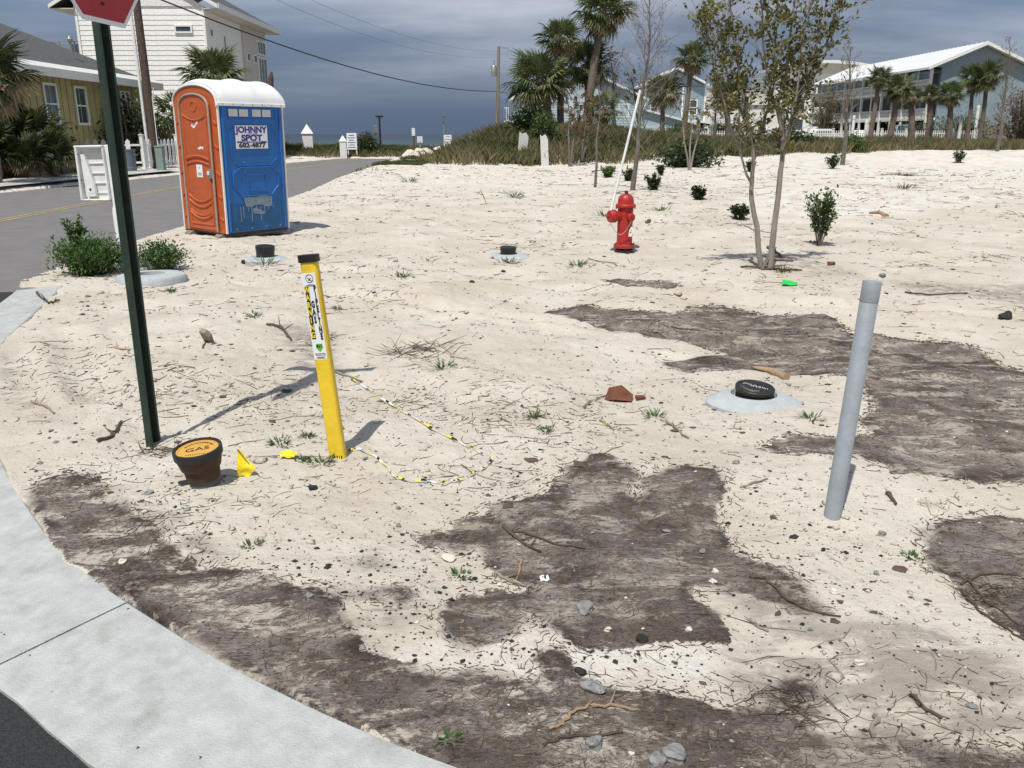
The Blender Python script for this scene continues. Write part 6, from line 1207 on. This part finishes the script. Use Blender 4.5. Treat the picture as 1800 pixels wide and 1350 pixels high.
# ------------------------------------------------------------------ single sticks, stones and scraps
def sticks():
    S = [([(1172, 742), (1190, 757), (1210, 772)], .008, 'wood_grey', 'straight grey stick right of the rusty plate'), ([(1054, 740), (1066, 748), (1079, 758)], .008, 'wood_new', 'short tan stick below the rusty plate'), ([(1025, 718), (1050, 702), (1078, 692)], .007, 'wood_grey', 'bent grey stick touching the rusty plate'), ([(880, 928), (912, 950), (950, 972)], .008, 'wood_dark', 'dark stick crossing the left of the central patch'), ([(890, 935), (930, 940), (985, 960), (1030, 966)], .006, 'wood_dark', 'bundle of dark roots in the central patch'), ([(865, 1009), (893, 1022), (925, 1033)], .007, 'wood_grey', 'grey stick at the lower left of the central patch'), ([(917, 985), (912, 1003), (908, 1022)], .005, 'wood_new', 'pale straw coloured stick standing out near the scrap of paper'),
         ([(967, 1282), (990, 1275), (1008, 1255), (1040, 1243), (1085, 1243), (1120, 1250)], .006, 'wood_new', 'long curved tan root in the bottom dark silt'), ([(957, 1311), (985, 1298), (1040, 1296), (1095, 1289)], .005, 'wood_dark', 'thin dark root below the curved tan root'), ([(172, 780), (190, 772), (205, 757), (214, 743)], .011, 'wood_dark', 'dark knobbly root left of the green post'), ([(357, 613), (362, 600)], .006, 'wood_dark', 'dark root end under the wood chunk'), ([(470, 572), (490, 575), (503, 590), (512, 600)], .014, 'wood_dark', 'dark bent root in the middle left'), ([(590, 655), (612, 662), (638, 672)], .008, 'wood_grey', 'grey stick behind the pipeline marker'),
         ([(1690, 1040), (1720, 1075), (1765, 1105), (1805, 1130)], .006, 'wood_dark', 'long dark root trailing off the right dark patch'), ([(1700, 1020), (1735, 1060), (1790, 1100)], .005, 'wood_dark', 'second dark root in the right dark patch'), ([(1690, 1030), (1720, 1012), (1770, 1010), (1805, 1022)], .005, 'wood_dark', 'upper dark root in the right dark patch'), ([(1315, 1015), (1345, 1018), (1375, 1050), (1420, 1075), (1478, 1086)], .006, 'wood_dark', 'line of dark roots along the tip of the central patch'), ([(1318, 1090), (1335, 1105), (1350, 1112)], .006, 'wood_grey', 'grey stick on the tan washed sand'), ([(1600, 1225), (1620, 1245), (1655, 1265)], .007, 'wood_dark', 'dark splinter in the lower right'), ([(1536, 1260), (1535, 1298)], .009, 'wood_grey', 'upright grey stub at the lower right'),
         ([(1560, 870), (1575, 890)], .011, 'wood_dark', 'dark root nub right of the grey pipe'), ([(1300, 858), (1325, 850), (1350, 843)], .006, 'wood_grey', 'thin stick left of the grey pipe'), ([(1300, 470), (1350, 475), (1410, 477)], .016, 'wood_dark', 'dark branch lying at the foot of the young tree'), ([(1350, 437), (1365, 447), (1372, 455)], .025, 'wood_dark', 'dark stub behind the young tree'), ([(1308, 398), (1330, 406), (1355, 410)], .012, 'wood_grey', 'curved root left behind the young tree trunks'), ([(55, 708), (75, 714), (95, 728)], .009, 'wood_grey', 'grey stick lying near the left picture edge'), ([(70, 540), (85, 535), (105, 530)], .014, 'wood_dark', 'dark driftwood at the kerb end'),
         ([(1040, 305), (1065, 300)], .03, 'wood_dark', 'dark stick in front of the palm cluster'), ([(845, 335), (855, 360)], .012, 'wood_dark', 'upright twig far out on the lot'), ([(1035, 455), (1060, 462), (1085, 468)], .01, 'wood_grey', 'forked grey twig below the hydrant'), ([(200, 612), (225, 616), (228, 622)], .008, 'wood_new', 'pale straw stick left of the green post'), ([(1590, 515), (1650, 520), (1700, 517)], .012, 'wood_dark', 'flat root right of the grey pipe top'), ([(1180, 575), (1230, 582)], .008, 'wood_dark', 'root lying in the long dark stain'), ([(300, 1195), (305, 1175), (325, 1160), (328, 1145)], .0022, 'wood_dark', 'hair-thin dark root on the concrete kerb')]
    rr = random.Random(5)
    for pl, r_, m, lab in S:
        P = [Vector(G(*p)) for p in pl]
        if 'kerb' in lab and 'hair' in lab: P = [Vector((*G0(px, py, 0), .0)) for px, py in pl]
        Q = []
        for a, c in zip(P[:-1], P[1:]):
            for k in range(4): q = a.lerp(c, k / 4) + rv(rr) * r_ * .5; q.z = max(gz(q.x, q.y), -.015) + r_ * rr.uniform(.5, 1.5); Q.append(q)
        Q.append(P[-1] + Vector((0, 0, r_))); b = Q[0].copy(); n = len(Q); mb = MB().tube([q - b for q in Q], [r_ * rr.uniform(.75, 1.15) * (1 - .45 * i / n) for i in range(n)], 6)
        if n > 6 and r_ > .004:
            for _ in range(3): i = rr.randint(1, n - 2); d = rv(rr); d.z = abs(d.z) * .5; mb.tube([Q[i] - b, Q[i] - b + d.normalized() * r_ * 7], [r_ * .5, r_ * .2], 4)
        o = mb.build('stick', m, None, True, tuple(b)); tag(o, lab, 'stick', 'loose sticks and roots')
sticks()
def stones():
    K = [(551, 860, .028, 'coal', 'black lump of asphalt right of the gas valve box'), (1020, 1183, .020, 'coal', 'jet black lump above the grey rock'), (1041, 1212, .034, 'stone', 'rough grey rock at the edge of the pale strip'), (1043, 1312, .030, 'stone', 'grey rock below the curved tan root'), (1190, 1332, .030, 'stone', 'grey rock near the bottom edge'), (1155, 1338, .028, 'stone', 'upright grey rock at the bottom edge'), (1127, 1126, .022, 'coal', 'black lump at the lower edge of the central patch'), (1447, 968, .012, 'coal', 'black pebble on pale sand below the pipe'), (1487, 973, .011, 'coal', 'second black pebble on pale sand below the pipe'), (1465, 1041, .017, 'stone_pale', 'white shell like stone on pale sand'),
         (1028, 1075, .032, 'stone', 'flat dark grey stone in the central patch'), (790, 985, .030, 'stone_pale', 'tan clod of sand left of the central patch'), (1510, 1167, .018, 'stone_pale', 'orange tan pebble in the lower right wash'), (1613, 880, .016, 'stone_pale', 'pale rounded stone right of the pipe foot'), (1550, 940, .018, 'stone', 'grey stone on the pipe mound'), (1170, 935, .016, 'stone', 'grey pebble in the upper central patch'), (1258, 1006, .015, 'stone_pale', 'pale pebble at the right rim of the central patch'), (1253, 1024, .015, 'stone_pale', 'second pale pebble at the right rim of the central patch'), (1235, 970, .014, 'stone', 'grey pebble inside the right half of the central patch'), (1460, 466, .055, 'rust_plate', 'brown rock right of the young tree'), (1550, 487, .05, 'stone', 'grey rock above the grey pipe'),
         (1768, 560, .07, 'coal', 'dark tangled lump near the right edge'), (830, 497, .03, 'coal', 'dark lump in front of the middle collar'), (1140, 392, .07, 'wood_dark', 'dark chunk right of the hydrant'), (885, 478, .03, 'coal', 'dark pebble below the middle collar'), (430, 463, .05, 'coal', 'dark lump beside the collar before the toilet'), (1295, 815, .02, 'stone', 'grey stone near the tip of the pale tongue'), (1540, 1010, .012, 'stone', 'small grey stone at the right of the pale sand'), (262, 868, .018, 'stone', 'grey flat stone left of the gas valve box'), (700, 925, .015, 'stone', 'grey pebble on pale sand left of the dark patch'), (700, 895, .014, 'stone', 'grey chip on pale sand below the tape'), (215, 988, .016, 'stone_pale', 'white chip in the dark kerb silt'), (1210, 1108, .014, 'stone_pale', 'pale chip low in the central patch'), (1068, 1108, .014, 'stone_pale', 'pale square chip low in the central patch')]
    for i, (px, py, s, m, lab) in enumerate(K):
        x, y, z = G(px, py); o = rock('stone', s, 100 + i, m, (x, y, z + s * .3), .62, sub=3); tag(o, lab, 'stone', 'loose stones and lumps')
stones()
def oddments():
    x, y, z = G(1086, 702); t = thing('rusty_plate', 'folded rusty metal plate lying on the sand', 'scrap metal', (x, y, z), (0, 0, R(-8)))
    MB().add([(-.085, -.03, 0), (-.02, -.05, .012), (.09, -.03, 0), (.095, .05, .02), (.02, .07, .075), (-.06, .05, .06)], [(0, 1, 5), (1, 4, 5), (1, 2, 3), (1, 3, 4)]).add([(-.085, -.028, -.012), (-.02, -.048, .0), (.09, -.028, -.012), (.095, .052, .0), (.02, .072, .06), (-.06, .052, .045)], [(5, 1, 0), (5, 4, 1), (3, 2, 1), (4, 3, 1)]).build('plate', 'rust_plate', t); box('bent_tab', 'rust_plate', t, (.14, .02, .012), (.06, .03, .02), (.2, .1, .4))
    x, y, z = G(368, 600); t = thing('wood_chunk', 'split grey chunk of wood standing askew in the sand', 'wood', (x, y, z), (R(38), R(18), R(-20))); MB().prism([(-.032, -.05), (.02, -.06), (.042, .10), (.012, .135), (-.045, .12)], 'y', -.018, .02).build('chunk', 'wood_grey', t); MB().tube([(0, 0, -.05), (-.06, .0, -.10)], [.008, .004], 5).build('splinter', 'wood_dark', t)
    for pl, r_, lab in (([(1325, 650), (1352, 655), (1382, 668)], .03, 'driftwood log beside the rounded concrete collar'), ([(1528, 377), (1545, 376), (1558, 381)], .055, 'short brown log far out on the right sand')):
        P = [Vector(G(*p)) for p in pl]; b = P[0].copy(); Q = []
        for a, c in zip(P[:-1], P[1:]):
            for k in range(3): Q.append(a.lerp(c, k / 3) - b + Vector((0, 0, r_ * .6)))
        Q.append(P[-1] - b + Vector((0, 0, r_ * .6))); n = len(Q); o = MB().tube(Q, [r_ * (.35 + .65 * i / (n - 1)) * (1 + .12 * math.sin(i * 2.1)) for i in range(n)], 10).build('driftwood_log', 'wood_new', None, True, tuple(b)); tag(o, lab, 'log', 'driftwood logs')
    x, y, z = G(957, 1019); t = thing('paper_scrap', 'small white printed paper scrap in the dark silt', 'paper', (x, y, z + .006), (R(14), R(-6), R(10))); n = 6; MB().add([(-.016 + .032 * i / (n - 1), s * .014, .004 * math.sin(i * 1.4) + q) for q in (0, .0006) for s in (-1, 1) for i in range(n)], [(i, i + 1, n + i + 1, n + i) for i in range(n - 1)] + [(2 * n + i, 3 * n + i, 3 * n + i + 1, 2 * n + i + 1) for i in range(n - 1)]).build('sheet', 'label', t); MB().box((.003, 0, .0065), (.008, .010, .0006)).box((-.006, .004, .0055), (.006, .003, .0006)).build('print', 'print_black', t)
    x, y, z = G(735, 620); t = thing('brush_pile', 'loose pile of thin bare twigs behind the stretched tape', 'brush', (x, y, z)); rr = random.Random(6); mb = MB()
    for k in range(60): a = rr.uniform(0, 6.28); p = Vector((rr.gauss(0, .13), rr.gauss(0, .12), rr.uniform(0, .03))); d = Vector((math.cos(a), math.sin(a) * .8, rr.uniform(-.05, .35))).normalized(); l = rr.uniform(.08, .28); mb.tube([p, p + d * l * .5 + rv(rr) * .012, p + d * l + rv(rr) * .02], [.0032, .0025, .0012], 4)
    o = mb.build('twigs', 'twig', t); o['kind'] = 'stuff'
    for i, (px, py, lab) in enumerate(((570, 600, 'tangle of dry roots left of the marker foot shadow'), (1400, 1240, 'dark root tangle in the lower right silt'), (1745, 1040, 'matted root tangle in the right dark patch'), (1590, 310, 'dry brush heap at the far right bank'), (280, 795, 'knot of dry roots between post and valve box'))):
        x, y, z = G(px, py); t = thing('root_tangle', lab, 'roots', (x, y, z), (0, 0, 0), 'tangles of roots'); mb = MB(); s = .06 + .012 * y
        for k in range(38): a = rr.uniform(0, 6.28); p = Vector((rr.gauss(0, s * .6), rr.gauss(0, s * .5), rr.uniform(0, s * .12))); d = Vector((math.cos(a), math.sin(a) * .7, rr.uniform(-.05, .25))).normalized(); l = s * rr.uniform(.5, 1.6); mb.tube([p, p + d * l * .5 + rv(rr) * s * .12, p + d * l], [s * .02, s * .016, s * .008], 4)
        o = mb.build('roots', 'wood_dark', t); o['kind'] = 'stuff'
oddments()
